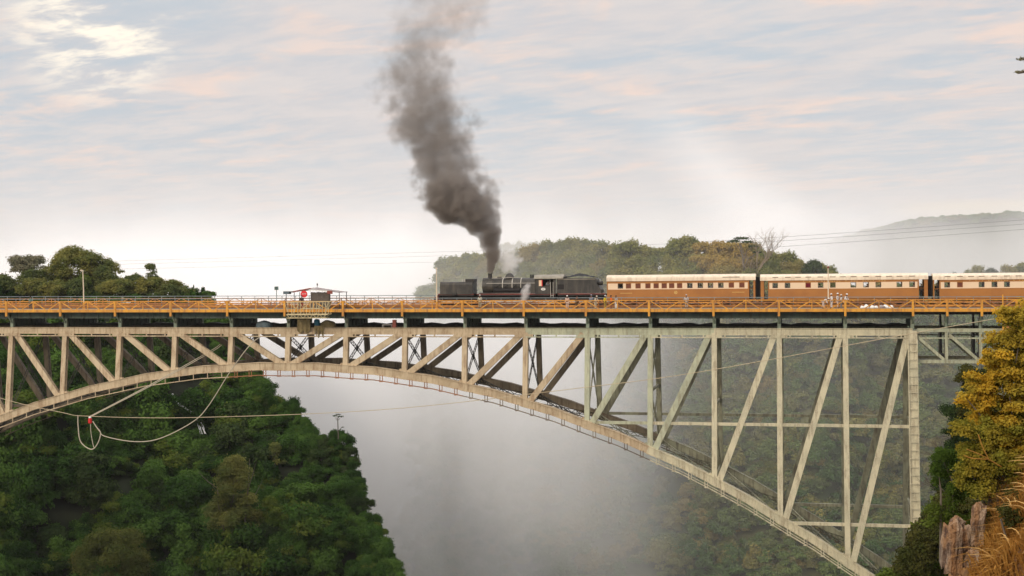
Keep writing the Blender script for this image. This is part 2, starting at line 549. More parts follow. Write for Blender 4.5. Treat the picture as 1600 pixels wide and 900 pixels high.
def crown_clumps(seed, rx, rz, n, style='round', cr=0.36):
    """clump centres for a crown of half-width rx and half-height rz around the origin"""
    r = random.Random(seed)
    res = []
    for i in range(n):
        t = r.uniform(0, 2 * math.pi)
        if style == 'flat':
            h = r.uniform(-0.35, 0.9)
            rad = rx * math.sqrt(r.random()) * (1.0 - 0.35 * max(0, h))
        elif style == 'cone':
            h = r.uniform(-1, 1)
            rad = rx * (0.5 - 0.45 * h) * 1.0 * math.sqrt(r.random())
        else:
            h = r.uniform(-0.75, 1)
            rad = rx * math.sqrt(max(0.05, 1 - h * h)) * r.uniform(0.45, 0.95)
        s = cr * rx * r.uniform(0.6, 1.25)
        if style == 'cone':
            s *= 0.75
        res.append((rad * math.cos(t), rad * math.sin(t), h * rz * 0.8, s, s * r.uniform(0.8, 1.2), s * (r.uniform(0.55, 0.8) if style == 'flat' else r.uniform(0.7, 0.98))))
    return res


def trunk_mb(h, r0, seed, limbs=5, spread=2.0, top=None):
    r = random.Random(seed)
    mb = MB()
    pts = [(0, 0, -0.8)]
    x = y = 0
    for i in range(1, 5):
        x += r.uniform(-0.05, 0.05) * h
        y += r.uniform(-0.05, 0.05) * h
        pts.append((x, y, h * i / 4))
    mb.tube(pts, [r0 * 1.25, r0, r0 * 0.85, r0 * 0.65, r0 * 0.4], 6)
    for k in range(limbs):
        i = r.choice((2, 3, 3, 4))
        b = Vector(pts[i])
        t = 2 * math.pi * (k + r.random() * 0.6) / limbs
        e = b + Vector((math.cos(t) * spread, math.sin(t) * spread, h * r.uniform(0.15, 0.45)))
        mid = b.lerp(e, 0.5) + Vector((0, 0, -0.08 * spread))
        mb.tube([b, mid, e], [r0 * 0.45, r0 * 0.3, r0 * 0.1], 5)
    return mb


def nz(x, y, z, s):
    return noise.fractal(Vector((x * s, y * s, z * s)), 1.0, 2.0, 4)


def grid_obj(name, fn, ns, nt, m, kind='structure', parent=None, smooth=True):
    mb = MB()
    for j in range(nt + 1):
        for i in range(ns + 1):
            mb.v.append(tuple(fn(i / ns, j / nt)))
    for j in range(nt):
        for i in range(ns):
            a = j * (ns + 1) + i
            mb.f.append((a, a + 1, a + ns + 2, a + ns + 1))
    o = obj(name, mb, m, parent, smooth)
    if kind:
        o['kind'] = kind
    return o


# ------------------------------------------------------------------ terrain
def sstep(a, b, x):
    t = max(0.0, min(1.0, (x - a) / (b - a)))
    return t * t * (3 - 2 * t)


gm = MB()
gm.add([(-6000, -2000, -115), (6000, -2000, -115), (6000, 6500, -115), (-6000, 6500, -115)], [(0, 1, 2, 3)])
g = obj('ground', gm, M['gravel'])
g['kind'] = 'structure'

# the wooded spur at the left end of the bridge
EDGE = [(-62, 8.0), (-41, -0.5), (-35.7, -5.2), (-30.6, -10.8), (-25.3, -16.8), (-23.3, -22.8), (-18.3, -32.6), (-13, -38.6), (-5, -48), (1.9, -60.5), (6, -70)]


def edge_x(z):
    if z <= EDGE[0][0]:
        return EDGE[0][1]
    for (z0, x0), (z1, x1) in zip(EDGE, EDGE[1:]):
        if z <= z1:
            return x0 + (x1 - x0) * (z - z0) / (z1 - z0)
    return EDGE[-1][1]


def spur(z, d):
    """point of the spur surface: height z, d metres left of its edge"""
    yr = 18 + (z + 62) / 63.5 * 92
    x = edge_x(z) - d
    pull = max(0.0, (-x - 44)) * 0.9 * sstep(4, -20, z)
    y = yr - pull
    k = nz(x, y, z, 0.06)
    y += k * 9.0 * min(1.0, d / 8.0 + 0.3)
    return x + 1.6 * nz(y, z, x, 0.11), y, z + 1.2 * k


def spur_fn(s, t):
    z = -62 + t * 63.5
    if s < 0.7:
        return spur(z, 150 * ((0.7 - s) / 0.7) ** 1.6)
    q = (s - 0.7) / 0.3
    x, y, zz = spur(z, 0.0)
    return x + 1.2 * math.sin(q * 1.5) - 40 * q + 2.0 * nz(x, y + q * 60, zz, 0.08), y + 75 * q, zz - 20 * q


grid_obj('hillside', spur_fn, 70, 44, M['soil'])


def plateau_fn(s, t):
    y = 104 + t * 190
    x = -420 + s * (350 - 100 * t)
    return x + 14 * sstep(0, 1, s) * math.sin(t * 9), y, 1.3 + 0.8 * nz(x, y, 0, 0.02) - 6 * max(0, t - 0.85) / 0.15


grid_obj('plateau', plateau_fn, 40, 16, M['plain'])


# the far gorge wall with the wooded ridge behind the train
def wall_p(x, t):
    z = -113 + t * 112.5
    k = nz(x, 0, z, 0.018)
    k2 = nz(x, 40, z * 0.5, 0.06)
    y = 118 + 72 * t ** 1.25 + 16 * k + 6 * k2
    y += max(0.0, (-18 - x)) ** 2 * 0.09
    y += 30 * sstep(62, 95, x) * sstep(250, 110, x)          # a side valley behind the right end of the bridge
    return x, y, z


def wall_fn(s, t):
    x = -42 + s * 330
    if t < 0.7:
        return wall_p(x, t / 0.7)
    q = (t - 0.7) / 0.3
    X, Y, Z = wall_p(x, 1.0)
    top = 1.6 * math.sin(x * 0.05) * q
    dip = -5.0 * sstep(66, 84, x) * sstep(118, 98, x)
    return X - 6 * q * (s < 0.01), Y + 190 * q, Z + top + dip * sstep(0, 0.3, q)


grid_obj('cliff', wall_fn, 110, 60, M['cliff'])


def farhill_fn(s, t):
    x = 60 + s * 900
    h = 43 + 8 * sstep(100, 300, x) + 1.5 * nz(x, 0, 0, 0.03)
    h -= 20 * sstep(170, 60, x)
    y = 1150 + 330 * t + 30 * nz(x, 5, 0, 0.008)
    hh = -40 + (h + 40) * sstep(0.0, 0.28, t)
    if t >= 0.3:
        hh += 1.6 * nz(x, y, 0, 0.16)
    return x, y, hh


grid_obj('far_hill', farhill_fn, 220, 10, M['hill'])


# right bank under the end of the bridge, and the near ledge
def bank_z(x, y):
    xe = 61.9 + (y + 70) * 0.189
    z = (x - xe) * 1.45 - 30 + 2.2 * nz(x, y, 0, 0.09)
    return max(-100.0, min(1.3 + 0.3 * nz(x, y, 3, 0.1), z))


def bank_fn(s, t):
    y = -95 + 165 * t
    xe = 61.9 + (y + 70) * 0.189
    x = xe - 45 + 110 * s
    return x, y, bank_z(x, y)


grid_obj('bank', bank_fn, 60, 60, M['soil'])


def ledge_z(x, y):
    e = 67.45 + (y + 140) * 0.105
    z = min(3.2, -1.75 + 1.55 * (x - e) + 0.5 * nz(x, y, 0, 0.5)) - 9.0 * max(0.0, e + 0.1 - x)
    return z - 2.0 * max(0.0, -144.0 - y) - 1.5 * max(0.0, y + 134)


def ledge_fn(s, t):
    y = -150 + 26 * t
    x = 66.4 + 12 * s ** 1.3
    return x, y, ledge_z(x, y) - 6 * sstep(0.9, 1.0, t)


grid_obj('ledge', ledge_fn, 50, 60, M['ledge'])


# ------------------------------------------------------------------ the arch bridge
P = 7.62
TW = 8.38
BT = 1 / 8
DEPTH = {0: 4.44, 1: 4.64, 2: 5.37, 3: 6.72, 4: 8.6, 5: 11.1, 6: 14.02, 7: 17.48, 8: 21.73, 9: 26.40, 10: 31.6}


def G(x):
    return -0.0046 * (x - 15)


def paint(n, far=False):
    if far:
        return M['old'] if n < 5 else M['old_sage']  # far truss: same paints as the near one, with shade painted in
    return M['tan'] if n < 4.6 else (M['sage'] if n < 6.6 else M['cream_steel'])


def chord_z(x):
    n = abs(x) / P
    i = min(9, int(n))
    f = n - i
    return -(DEPTH[i] + (DEPTH[i + 1] - DEPTH[i]) * f) - 0.48


def npt(x, z, far=False, out=0.0):
    """point of the near or far truss plane, out = metres outward"""
    y = BT * z - out
    return (x, (TW - y) if far else y, z + G(x))


bridge = thing('arch_bridge', 'steel arch bridge over the misty gorge, tan at left and pale green at right', 'bridge', (0, 4.19, -32))
bridge.location = (0, 0, 0)


def part(name, mb, m, parent=bridge, **k):
    return obj(name, mb, m, parent, **k)


def box_member(p, q, wid, dep, sgn=1, lace=0.75):
    """a riveted member: a solid outer plate, an inner plate and laced sides. wid in the truss plane, dep across it"""
    mb = MB()
    p, q = Vector(p), Vector(q)
    d = (q - p).normalized()
    nrm = Vector((0, -1, 0))
    nrm = (nrm - d * nrm.dot(d)).normalized()
    side = d.cross(nrm)
    mb.bar(p + nrm * dep / 2, q + nrm * dep / 2, wid, 0.06, nrm)
    mb.bar(p - nrm * dep / 2, q - nrm * dep / 2, wid, 0.06, nrm)
    for s in (-1, 1):
        o = side * (wid / 2 - 0.05) * s
        mb.bar(p + o + nrm * (dep / 2 - 0.1), q + o + nrm * (dep / 2 - 0.1), 0.08, 0.16, nrm)
        mb.bar(p + o - nrm * (dep / 2 - 0.1), q + o - nrm * (dep / 2 - 0.1), 0.08, 0.16, nrm)
        n = max(2, int((q - p).length / lace))
        for i in range(n):
            k = 1 if i % 2 else -1
            a = p.lerp(q, i / n) + o + nrm * (dep / 2 - 0.12) * k
            b = p.lerp(q, (i + 1) / n) + o - nrm * (dep / 2 - 0.12) * k
            mb.bar(a, b, 0.10, 0.03, side)
    return mb


for far in (False, True):
    for n in range(-10, 10):
        x0, x1 = n * P, (n + 1) * P
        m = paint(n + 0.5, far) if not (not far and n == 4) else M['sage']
        # upper chord with joint straps
        mb = MB()
        a, b = Vector(npt(x0, -0.42, far)), Vector(npt(x1, -0.42, far))
        mb.bar(a, b, 0.62, 0.80)
        for k in (1, 2):
            c = a.lerp(b, k / 3 + rng.uniform(-0.02, 0.02))
            mb.bar(c - Vector((0.05, 0, 0)), c + Vector((0.05, 0, 0)), 0.66, 0.84)
        mb.bar(a.lerp(b, 0.0), a.lerp(b, 0.055), 0.68, 0.86)
        for dz in (-0.39, 0.39):
            mb.bar(a + Vector((0, 0, dz)), b + Vector((0, 0, dz)), 0.80, 0.06)
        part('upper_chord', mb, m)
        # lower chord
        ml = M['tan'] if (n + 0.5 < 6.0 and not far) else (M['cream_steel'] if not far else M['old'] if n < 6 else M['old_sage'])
        a, b = Vector(npt(x0, chord_z(x0), far)), Vector(npt(x1, chord_z(x1), far))
        mb = MB()
        mid = a.lerp(b, 0.5) + Vector((0, 0, 0.16))
        mb.bar(a, mid, 0.8, 0.94)
        mb.bar(mid, b, 0.8, 0.94)
        for dz in (-0.46, 0.46):
            mb.bar(a + Vector((0, 0, dz)), mid + Vector((0, 0, dz)), 0.98, 0.07)
            mb.bar(mid + Vector((0, 0, dz)), b + Vector((0, 0, dz)), 0.98, 0.07)
        for k in (0.25, 0.5, 0.75):
            c = (a.lerp(mid, k * 2) if k <= 0.5 else mid.lerp(b, k * 2 - 1))
            d = (b - a).normalized() * 0.06
            mb.bar(c - d, c + d, 0.85, 0.99)
        dd = (mid - a).normalized()
        mb.bar(a - dd * 0.3, a + dd * 0.55, 0.88, 1.02)
        part('lower_chord', mb, ml)
    for n in range(-9, 10):
        x = n * P
        top, bot = npt(x, -0.6, far), npt(x, chord_z(x) + 0.3, far)
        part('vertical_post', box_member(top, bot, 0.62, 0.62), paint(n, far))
    for n in range(-10, 10):
        # diagonals fall toward the crown of the arch
        if n >= 0:
            xt, xb = (n + 1) * P, n * P
        else:
            xt, xb = n * P, (n + 1) * P
        sg = 1 if n >= 0 else -1
        top, bot = npt(xt - sg * 0.55, -0.7, far), npt(xb + sg * 0.60, chord_z(xb) + 0.32 - 0.25 * abs(n) / 10, far)
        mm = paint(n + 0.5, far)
        if not far and n == 4:
            mm = M['tan']
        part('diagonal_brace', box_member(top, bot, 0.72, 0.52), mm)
    # gusset plates where members meet the chords
    for n in range(-9, 10):
        x = n * P
        mb = MB()
        c = Vector(npt(x, -0.98, far))
        mb.bar(c - Vector((0.95, 0, 0)), c + Vector((0.95, 0, 0)), 0.70, 0.40)
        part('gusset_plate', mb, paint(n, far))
        sl = (chord_z(x + 1) - chord_z(x - 1)) / 2
        mb = MB()
        z = chord_z(x) + 0.55
        mb.bar(npt(x - 0.62, z - sl * 0.62, far), npt(x + 0.62, z + sl * 0.62, far), 0.56, 0.30)
        part('gusset_plate', mb, M['tan'] if (n < 5.5 and not far) else paint(n, far))
    # horizontal struts of the deep end panels
    for zz, n0 in ((-11.3, 5), (-22.6, 8)):
        for sgn in (-1, 1):
            for n in range(n0, 10):
                xa, xb = n * P * sgn, (n + 1) * P * sgn
                if zz < -20 and n == n0:
                    xa += sgn * 0.4
                mb = MB()
                mb.bar(npt(xa + sgn * 0.3, zz, far), npt(xb - sgn * 0.3, zz, far), 0.40, 0.34)
                part('horizontal_strut', mb, paint(n * sgn + 1, far) if sgn > 0 else paint(-6, far))
    # laced end posts
    for sgn in (-1, 1):
        x = sgn * 10 * P
        top, bot = npt(x, -0.3, far), npt(x, chord_z(x) + 0.2, far)
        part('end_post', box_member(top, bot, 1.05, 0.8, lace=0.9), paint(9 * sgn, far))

# ladder fixed to the near end post
mb = MB()
za, zb = -1.2, -29.5
for dx in (-0.55, 0.50):
    mb.bar(npt(10 * P + dx, za, out=0.72), npt(10 * P + dx, zb, out=0.72), 0.07, 0.07)
n = 30
for i in range(n):
    z = za + (zb - za) * (i + 0.5) / n
    mb.bar(npt(10 * P - 0.55, z, out=0.72), npt(10 * P + 0.50, z, out=0.72), 0.07, 0.07)
    if i % 5 == 0:
        mb.bar(npt(10 * P - 0.55, z, out=0.72), npt(10 * P - 0.50, z, out=0.42), 0.05, 0.05)
part('ladder', mb, M['cream_steel'])

# sway frames between the two trusses
for n in range(-9, 11):
    x = n * P
    zt, zb = -1.1, chord_z(x) + 0.5
    mb = MB()
    m = M['dark_steel'] if n < 5 else M['old_sage']
    panels = 1 if zb > -14 else (2 if zb > -20 else 3)
    for k in range(panels):
        z0 = zt + (zb - zt) * k / panels
        z1 = zt + (zb - zt) * (k + 1) / panels
        for f in (False, True):
            a = Vector(npt(x, z0, f, -0.3))
            b = Vector(npt(x, z1, not f, -0.3))
            off = (b - a).normalized().cross(Vector((1, 0, 0))) * 0.50
            mb.lattice(a, b, off, 0.08, 0.50, 0.055)
        if k:
            mb.bar(npt(x, z0, False, -0.3), npt(x, z0, True, -0.3), 0.25, 0.3)
        mid = (Vector(npt(x, z0, False)) + Vector(npt(x, z1, True))) / 2
        mb.cyl((x, mid.z), 0.34, 'y', mid.y - 0.05, mid.y + 0.05, 8) if False else mb.bar(mid - Vector((0.06, 0, 0)), mid + Vector((0.06, 0, 0)), 0.55, 0.55)
    part('sway_brace', mb, m)

# bracing in the plane of the lower chords
for n in range(-10, 10):
    x0, x1 = n * P, (n + 1) * P
    mb = MB()
    for f in (False, True):
        a, b = Vector(npt(x0, chord_z(x0), f, -0.4)), Vector(npt(x1, chord_z(x1), not f, -0.4))
        mb.lattice(a, b, (0, 0, 0.42), 0.12, 0.7, 0.07)
    a, b = Vector(npt(x0, chord_z(x0), False, -0.4)), Vector(npt(x0, chord_z(x0), True, -0.4))
    mb.lattice(a, b, (0, 0, 0.6), 0.14, 0.7, 0.08)
    part('lateral_brace', mb, M['dark_steel'] if n < 5 else M['old_sage'])
# and a few flats under the deck in the plane of the upper chords
for n in range(-10, 10):
    mb = MB()
    mb.bar(npt(n * P, -0.3, False, -0.4), npt((n + 1) * P, -0.3, True, -0.4), 0.25, 0.12)
    mb.bar(npt(n * P, -0.45, True, -0.4), npt((n + 1) * P, -0.45, False, -0.4), 0.25, 0.12)
    part('upper_lateral_brace', mb, M['dark_steel'])
# the sagging dark sheeting seen just above the upper chord
mb = MB()
NS = 170
for j in range(2):
    for i in range(NS + 1):
        x = -70 + 146 * i / NS
        mb.v.append((x, 6.2 + 1.2 * j, 0.22 + 0.15 * abs(math.sin(x * 0.86)) + 0.05 * math.sin(x * 2.3) + G(x)))
for i in range(NS):
    mb.f.append((i, i + 1, i + NS + 2, i + NS + 1))
o = len(mb.v)
for j in range(2):
    for i in range(NS + 1):
        x = -70 + 146 * i / NS
        mb.v.append((x, 6.2 + 1.2 * j, -0.05 + G(x)))
for i in range(NS):
    mb.f.append((i, o + i, o + i + 1, i + 1))
    mb.f.append((i + NS + 1, i + NS + 2, o + i + NS + 2, o + i + NS + 1))
part('pipe_cover', mb, M['loco_dull'])

# walkway rails slung under the near upper chord and along both lower chords
for n in range(-10, 10):
    x0, x1 = n * P, (n + 1) * P
    m = paint(n + 0.6)
    mb = MB()
    mb.bar(npt(x0, -1.10, out=0.32), npt(x1, -1.10, out=0.32), 0.10, 0.13)
    for k in range(3):
        x = x0 + P * (k + 0.5) / 3
        mb.bar(npt(x, -0.78, out=0.34), npt(x, -1.08, out=0.34), 0.09, 0.17, (1, 0, 0))
    part('chord_walkway', mb, m)
    for far in (False, True):
        if far and n % 2:
            continue
        mb = MB()
        a, b = Vector(npt(x0, chord_z(x0) - 1.12, far, 0.42)), Vector(npt(x1, chord_z(x1) - 1.12, far, 0.42))
        mid = a.lerp(b, 0.5) + Vector((0, 0, 0.16))
        pts = (a, mid, b)
        mb.bar(a, mid, 0.09, 0.11)
        mb.bar(mid, b, 0.09, 0.11)
        if n >= 6:
            dn = Vector((0, 0, 0.30))
            mb.bar(a + dn, mid + dn, 0.06, 0.07)
            mb.bar(mid + dn, b + dn, 0.06, 0.07)
        for k in range(4):
            t = (k + 0.5) / 4
            c = a.lerp(mid, t * 2) if t < 0.5 else mid.lerp(b, t * 2 - 1)
            for dx in ((-0.16, 0.16) if n >= -1 else (0,)):
                mb.bar(c + Vector((dx, 0, 0)), c + Vector((dx, 0, 0.72)), 0.07, 0.09, (1, 0, 0))
            if n >= -1:
                mb.bar(c + Vector((-0.24, 0, -0.08)), c + Vector((0.24, 0, -0.08)), 0.16, 0.08)
        mm = M['tan'] if n < -1 else (M['rust'] if n < 3 else (M['old'] if n < 6 else M['cream_steel']))
        part('arch_walkway', mb, mm if not far else M['old'])

# deck bents, girders, deck
for n in range(-10, 11):
    x = n * P
    g0 = G(x)
    for y, sg in ((0.0, -1), (TW, 1)):
        mb = MB()
        mb.bar((x, y, g0 - 0.01), (x, y, 1.30 + g0), 0.36, 0.40, (1, 0, 0))
        mb.bar((x, y + sg * 0.12, 0.55 + g0), (x, y + sg * 1.38, 1.80 + g0), 0.16, 0.16)
        part('bent_post', mb, M['green_post'])
    mb = MB()
    mb.box(x - 0.09, x + 0.09, 0.25, TW - 0.25, 0.06 + g0, 1.90 + g0)
    for k in range(6):
        y = 0.9 + k * 1.3
        mb.box(x - 0.20, x + 0.20, y - 0.04, y + 0.04, 0.08 + g0, 1.88 + g0)
    part('cross_girder', mb, M['green_steel'])
for n in range(-11, 10):
    x0, x1 = n * P, (n + 1) * P
    for y in (-0.35, 2.8, 5.6, 8.7):
        mb = MB()
        mb.bar((x0 + 0.12, y, 1.55 + G(x0)), (x1 - 0.12, y, 1.55 + G(x1)), 0.22, 0.78)
        if y < 0:
            for k in range(4):
                x = x0 + P * (k + 0.5) / 4
                mb.bar((x, y, 1.17 + G(x)), (x, y, 1.93 + G(x)), 0.34, 0.10, (1, 0, 0))
        part('deck_girder', mb, M['green_steel'])
XL, XR = -90.0, 101.0


def slab(y0, y1, z0, z1, m, name, d0=0.0, xl=XL, xr=XR):
    mb = MB()
    vs = []
    for x in (xl, xr):
        vs += [(x, y0, z0 + G(x)), (x, y1, z0 + d0 + G(x)), (x, y1, z1 + d0 + G(x)), (x, y0, z1 + G(x))]
    mb.add(vs, [(0, 1, 2, 3), (7, 6, 5, 4), (0, 4, 5, 1), (1, 5, 6, 2), (2, 6, 7, 3), (3, 7, 4, 0)])
    return part(name, mb, m)


slab(-1.30, 4.55, 1.95, 2.18, M['road'], 'road_deck', 0.10)
slab(4.57, 9.9, 2.02, 2.34, M['ballast'], 'track_bed', 0.06)
slab(-0.9, 0.15, 2.19, 2.31, M['road'], 'footway', 0.02)
RAIL_Z = 2.62
for y in (6.47, 7.53):
    slab(y - 0.035, y + 0.035, RAIL_Z - 0.14, RAIL_Z, M['rust'], 'track_rail')
mb = MB()
for i in range(290):
    x = XL + 0.5 + i * 0.655
    mb.box(x - 0.12, x + 0.12, 5.9, 8.1, 2.36 + G(x), 2.475 + G(x))
part('sleepers', mb, M['rust'])['kind'] = 'stuff'


def near_panel(x0, x1, mids=True):
    """one bay of the orange near-side railing: edge beam and top rail, posts, braces"""
    g0, g1 = G(x0), G(x1)
    mb = MB()
    mb.bar((x0, -1.42, 2.16 + g0), (x1, -1.42, 2.16 + g1), 0.14, 0.36)
    mb.bar((x0, -1.42, 3.33 + g0), (x1, -1.42, 3.33 + g1), 0.06, 0.07)
    rp = part('railing_panel', mb, M['orange'])
    mb = MB()
    mb.bar((x0, -1.47, 1.46 + g0), (x0, -1.47, 3.38 + g0), 0.22, 0.26, (1, 0, 0))
    obj('post', mb, M['orange'], rp)
    L = x1 - x0
    apex = [x0] + ([x0 + L / 2] if mids else []) + [x1]
    if mids:
        xm = x0 + L / 2
        mb = MB()
        mb.bar((xm, -1.42, 2.3 + G(xm)), (xm, -1.42, 3.3 + G(xm)), 0.10, 0.10, (1, 0, 0))
        obj('post', mb, M['orange'], rp)
    for a, b in zip(apex, apex[1:]):
        q = (a + b) / 2
        for s, e in ((a, q - 0.28), (b, q + 0.28)):
            mb = MB()
            s2 = s + (0.14 if s < q else -0.14)
            mb.bar((s2, -1.42, 3.28 + G(s2)), (e, -1.42, 2.36 + G(e)), 0.07, 0.11)
            obj('brace', mb, M['orange'], rp)
    return rp


for n in range(-11, 10):
    near_panel(n * P, (n + 1) * P)
for i in range(6):
    near_panel(10 * P + i * P / 2, 10 * P + (i + 1) * P / 2, mids=False)


def fence_panel(name, x0, x1, y, zb, zt, m, mtop, mpost):
    g0, g1 = G(x0), G(x1)
    L = x1 - x0
    mb = MB()
    mb.bar((x0, y, zb + 0.09 + g0), (x1, y, zb + 0.09 + g1), 0.10, 0.18)
    mb.bar((x0, y, zt - 0.30 + g0), (x1, y, zt - 0.30 + g1), 0.06, 0.07)
    for k in range(4):
        a = x0 + L * k / 4
        b = x0 + L * (k + 1) / 4
        if k % 2 == 0:
            mb.bar((a, y, zt - 0.3 + G(a)), (b, y, zb + 0.15 + G(b)), 0.05, 0.07)
        else:
            mb.bar((a, y, zb + 0.15 + G(a)), (b, y, zt - 0.3 + G(b)), 0.05, 0.07)
    mb.bar((x0, y, zb + g0), (x0, y, zt - 0.25 + g0), 0.09, 0.09, (1, 0, 0))
    o = part(name, mb, m)
    mb = MB()
    mb.bar((x0, y, zt + g0), (x1, y, zt + g1), 0.07, 0.08)
    for k in range(4):
        x = x0 + L * (k + 0.5) / 4
        mb.bar((x, y + 0.06, zb + 0.1 + G(x)), (x, y + 0.06, zt + G(x)), 0.07, 0.07, (1, 0, 0))
    obj('handrail', mb, mtop, o)
    return o


for n in range(-11, 13):
    fence_panel('track_barrier', n * P + 0.7, (n + 1) * P + 0.7, 4.72, 2.36, 3.56, M['dull_orange'], M['grey_rail'], None)
    mb = MB()
    for z in (2.55, 2.95):
        mb.bar((n * P + 0.7, 4.60, z + G(n * P)), ((n + 1) * P + 0.7, 4.60, z + G((n + 1) * P)), 0.05, 0.17)
    part('barrier_plank', mb, M['rust'] if n % 2 else M['dull_orange'])
    fence_panel('far_railing', n * P + 0.3, (n + 1) * P + 0.3, 9.85, 2.50, 3.80, M['dull_orange'], M['grey_rail'], None)

# ------------------------------------------------------------------ approach span on the right
appr = thing('approach_truss', 'short pale green truss span joining the arch to the right bank', 'bridge span')


def apart(name, mb, m):
    return obj(name, mb, m, appr)


H = P / 2
for far in (False, True):
    y = TW if far else 0.0
    m = M['old_sage'] if far else M['sage']
    xs = [10 * P + 0.55 + i * H for i in range(6)]
    mb = MB()
    mb.bar((xs[0], y, -0.20 + G(xs[0])), (xs[-1], y, -0.20 + G(xs[-1])), 0.4, 0.42)
    apart('upper_chord', mb, m)
    mb = MB()
    mb.bar((xs[0], y, -1.12 + G(xs[0])), (xs[-1], y, -1.12 + G(xs[-1])), 0.3, 0.16)
    apart('walkway_rail', mb, m)
    mb = MB()
    mb.bar((xs[0], y, -3.85 + G(xs[0])), (xs[-1], y, -3.85 + G(xs[-1])), 0.36, 0.36)
    apart('lower_chord', mb, m)
    for i in range(1, 6):
        x = 10 * P + i * H
        mb = MB()
        mb.bar((x, y, G(x)), (x, y, -3.7 + G(x)), 0.32, 0.34, (1, 0, 0))
        apart('vertical_post', mb, m)
        mb = MB()
        if i < 3:
            mb.bar((x - H + 0.3, y, -0.7 + G(x)), (x - 0.25, y, -3.65 + G(x)), 0.26, 0.34)
        else:
            mb.bar((x - H + 0.3, y, -3.65 + G(x)), (x - 0.25, y, -0.7 + G(x)), 0.26, 0.34)
            mb.bar((x - H + 0.3, y + 0.18, -0.7 + G(x)), (x - 0.25, y + 0.18, -3.65 + G(x)), 0.10, 0.28)
        apart('diagonal_brace', mb, m)
        if not far:
            mb = MB()
            mb.tube([(x, 0, 0 + G(x)), (x, -0.1, 0.7 + G(x)), (x, -0.9, 1.5 + G(x)), (x, -1.35, 1.9 + G(x))], [0.2, 0.2, 0.17, 0.14], 6)
            apart('bracket', mb, M['green_post'])
            mb = MB()
            mb.prism([(0.3, -3.7 + G(x)), (0.9, -3.7 + G(x)), (TW - 0.9, -3.7 + G(x)), (TW - 0.3, 0 + G(x)), (TW - 0.1, 1.9 + G(x)), (TW - 0.6, 1.9 + G(x)),
                      (TW - 1.4, 0.4 + G(x)), (TW - 1.8, -3.2 + G(x)), (1.8, -3.2 + G(x)), (1.4, 0.4 + G(x)), (0.6, 1.9 + G(x)), (0.1, 1.9 + G(x))][::1], 'x', x - 0.1, x + 0.1)
            apart('cross_frame', mb, M['dark_steel'])
mb = MB()
for y in (-0.35, 2.8, 5.6, 8.7):
    mb.bar((10 * P, y, 1.78 + G(80)), (101, y, 1.78 + G(101)), 0.2, 0.3)
apart('deck_girder', mb, M['dark_steel'])
# maintenance gate frame at the bank
mb = MB()
x0, x1 = 86.1, 87.7
g0 = G(87)
for x in (x0, x1):
    mb.bar((x, -1.65, -1.1 + g0), (x, -1.65, 3.95 + g0 if x == x0 else 3.0 + g0), 0.12, 0.12, (1, 0, 0))
for z in (-0.9, 0.2, 0.9, 1.6):
    mb.bar((x0, -1.65, z + g0), (x1, -1.65, z + g0), 0.07, 0.12)
apart('gate_frame', mb, M['orange'])
mb = MB()
mb.box(86.3, 87.6, -1.5, -0.4, -0.9 + g0, 1.7 + g0)
apart('cabinet', mb, M['rust'])

# ------------------------------------------------------------------ steam locomotive
YC = 7.0                                    # track centre line
loco = thing('steam_locomotive', 'sooty black articulated steam locomotive smoking at the head of the train', 'locomotive', (0, 0, 0))
gL = G(28)


def lp(name, mb, m, parent=loco, smooth=False, label=None):
    return obj(name, mb, m, parent, smooth, label)


def rounded(y0, y1, z0, z1, r, k=4):
    pts = [(y0, z0), (y1, z0)]
    for i in range(k + 1):
        a = math.pi / 2 * i / k
        pts.append((y1 - r + r * math.cos(a), z1 - r + r * math.sin(a)))
    for i in range(k + 1):
        a = math.pi / 2 * (1 + i / k)
        pts.append((y0 + r + r * math.cos(a), z1 - r + r * math.sin(a)))
    return pts


def bogie(mb_wheels_parent, xs, r, rod=True):
    for x in xs:
        wb = MB()
        for y in (YC - 0.62, YC + 0.52):
            wb.cyl((x, RAIL_Z + r + G(x)), r, 'y', y, y + 0.1, 20)
            wb.cyl((x, RAIL_Z + r + G(x)), r * 0.30, 'y', y - 0.05, y + 0.15, 10)
        wb.cyl((x, RAIL_Z + r + G(x)), 0.09, 'y', YC - 0.6, YC + 0.6, 8)
        obj('wheel', wb, M['loco_dull'], mb_wheels_parent)
    if rod:
        rb = MB()
        z = RAIL_Z + r - 0.18
        rb.bar((xs[0], YC - 0.80, z + G(xs[0])), (xs[-1], YC - 0.80, z + G(xs[-1])), 0.06, 0.14)
        rb.bar((xs[0] - 1.3, YC - 0.88, z + 0.12 + G(xs[0])), (xs[1], YC - 0.88, z + G(xs[1])), 0.06, 0.12)
        obj('coupling_rod', rb, M['band'], mb_wheels_parent)
        cb = MB()
        cb.cyl((YC - 0.92, RAIL_Z + r + 0.05 + G(xs[0])), 0.30, 'x', xs[0] - 1.9, xs[0] - 1.0, 12)
        obj('cylinder', cb, M['loco'], mb_wheels_parent)


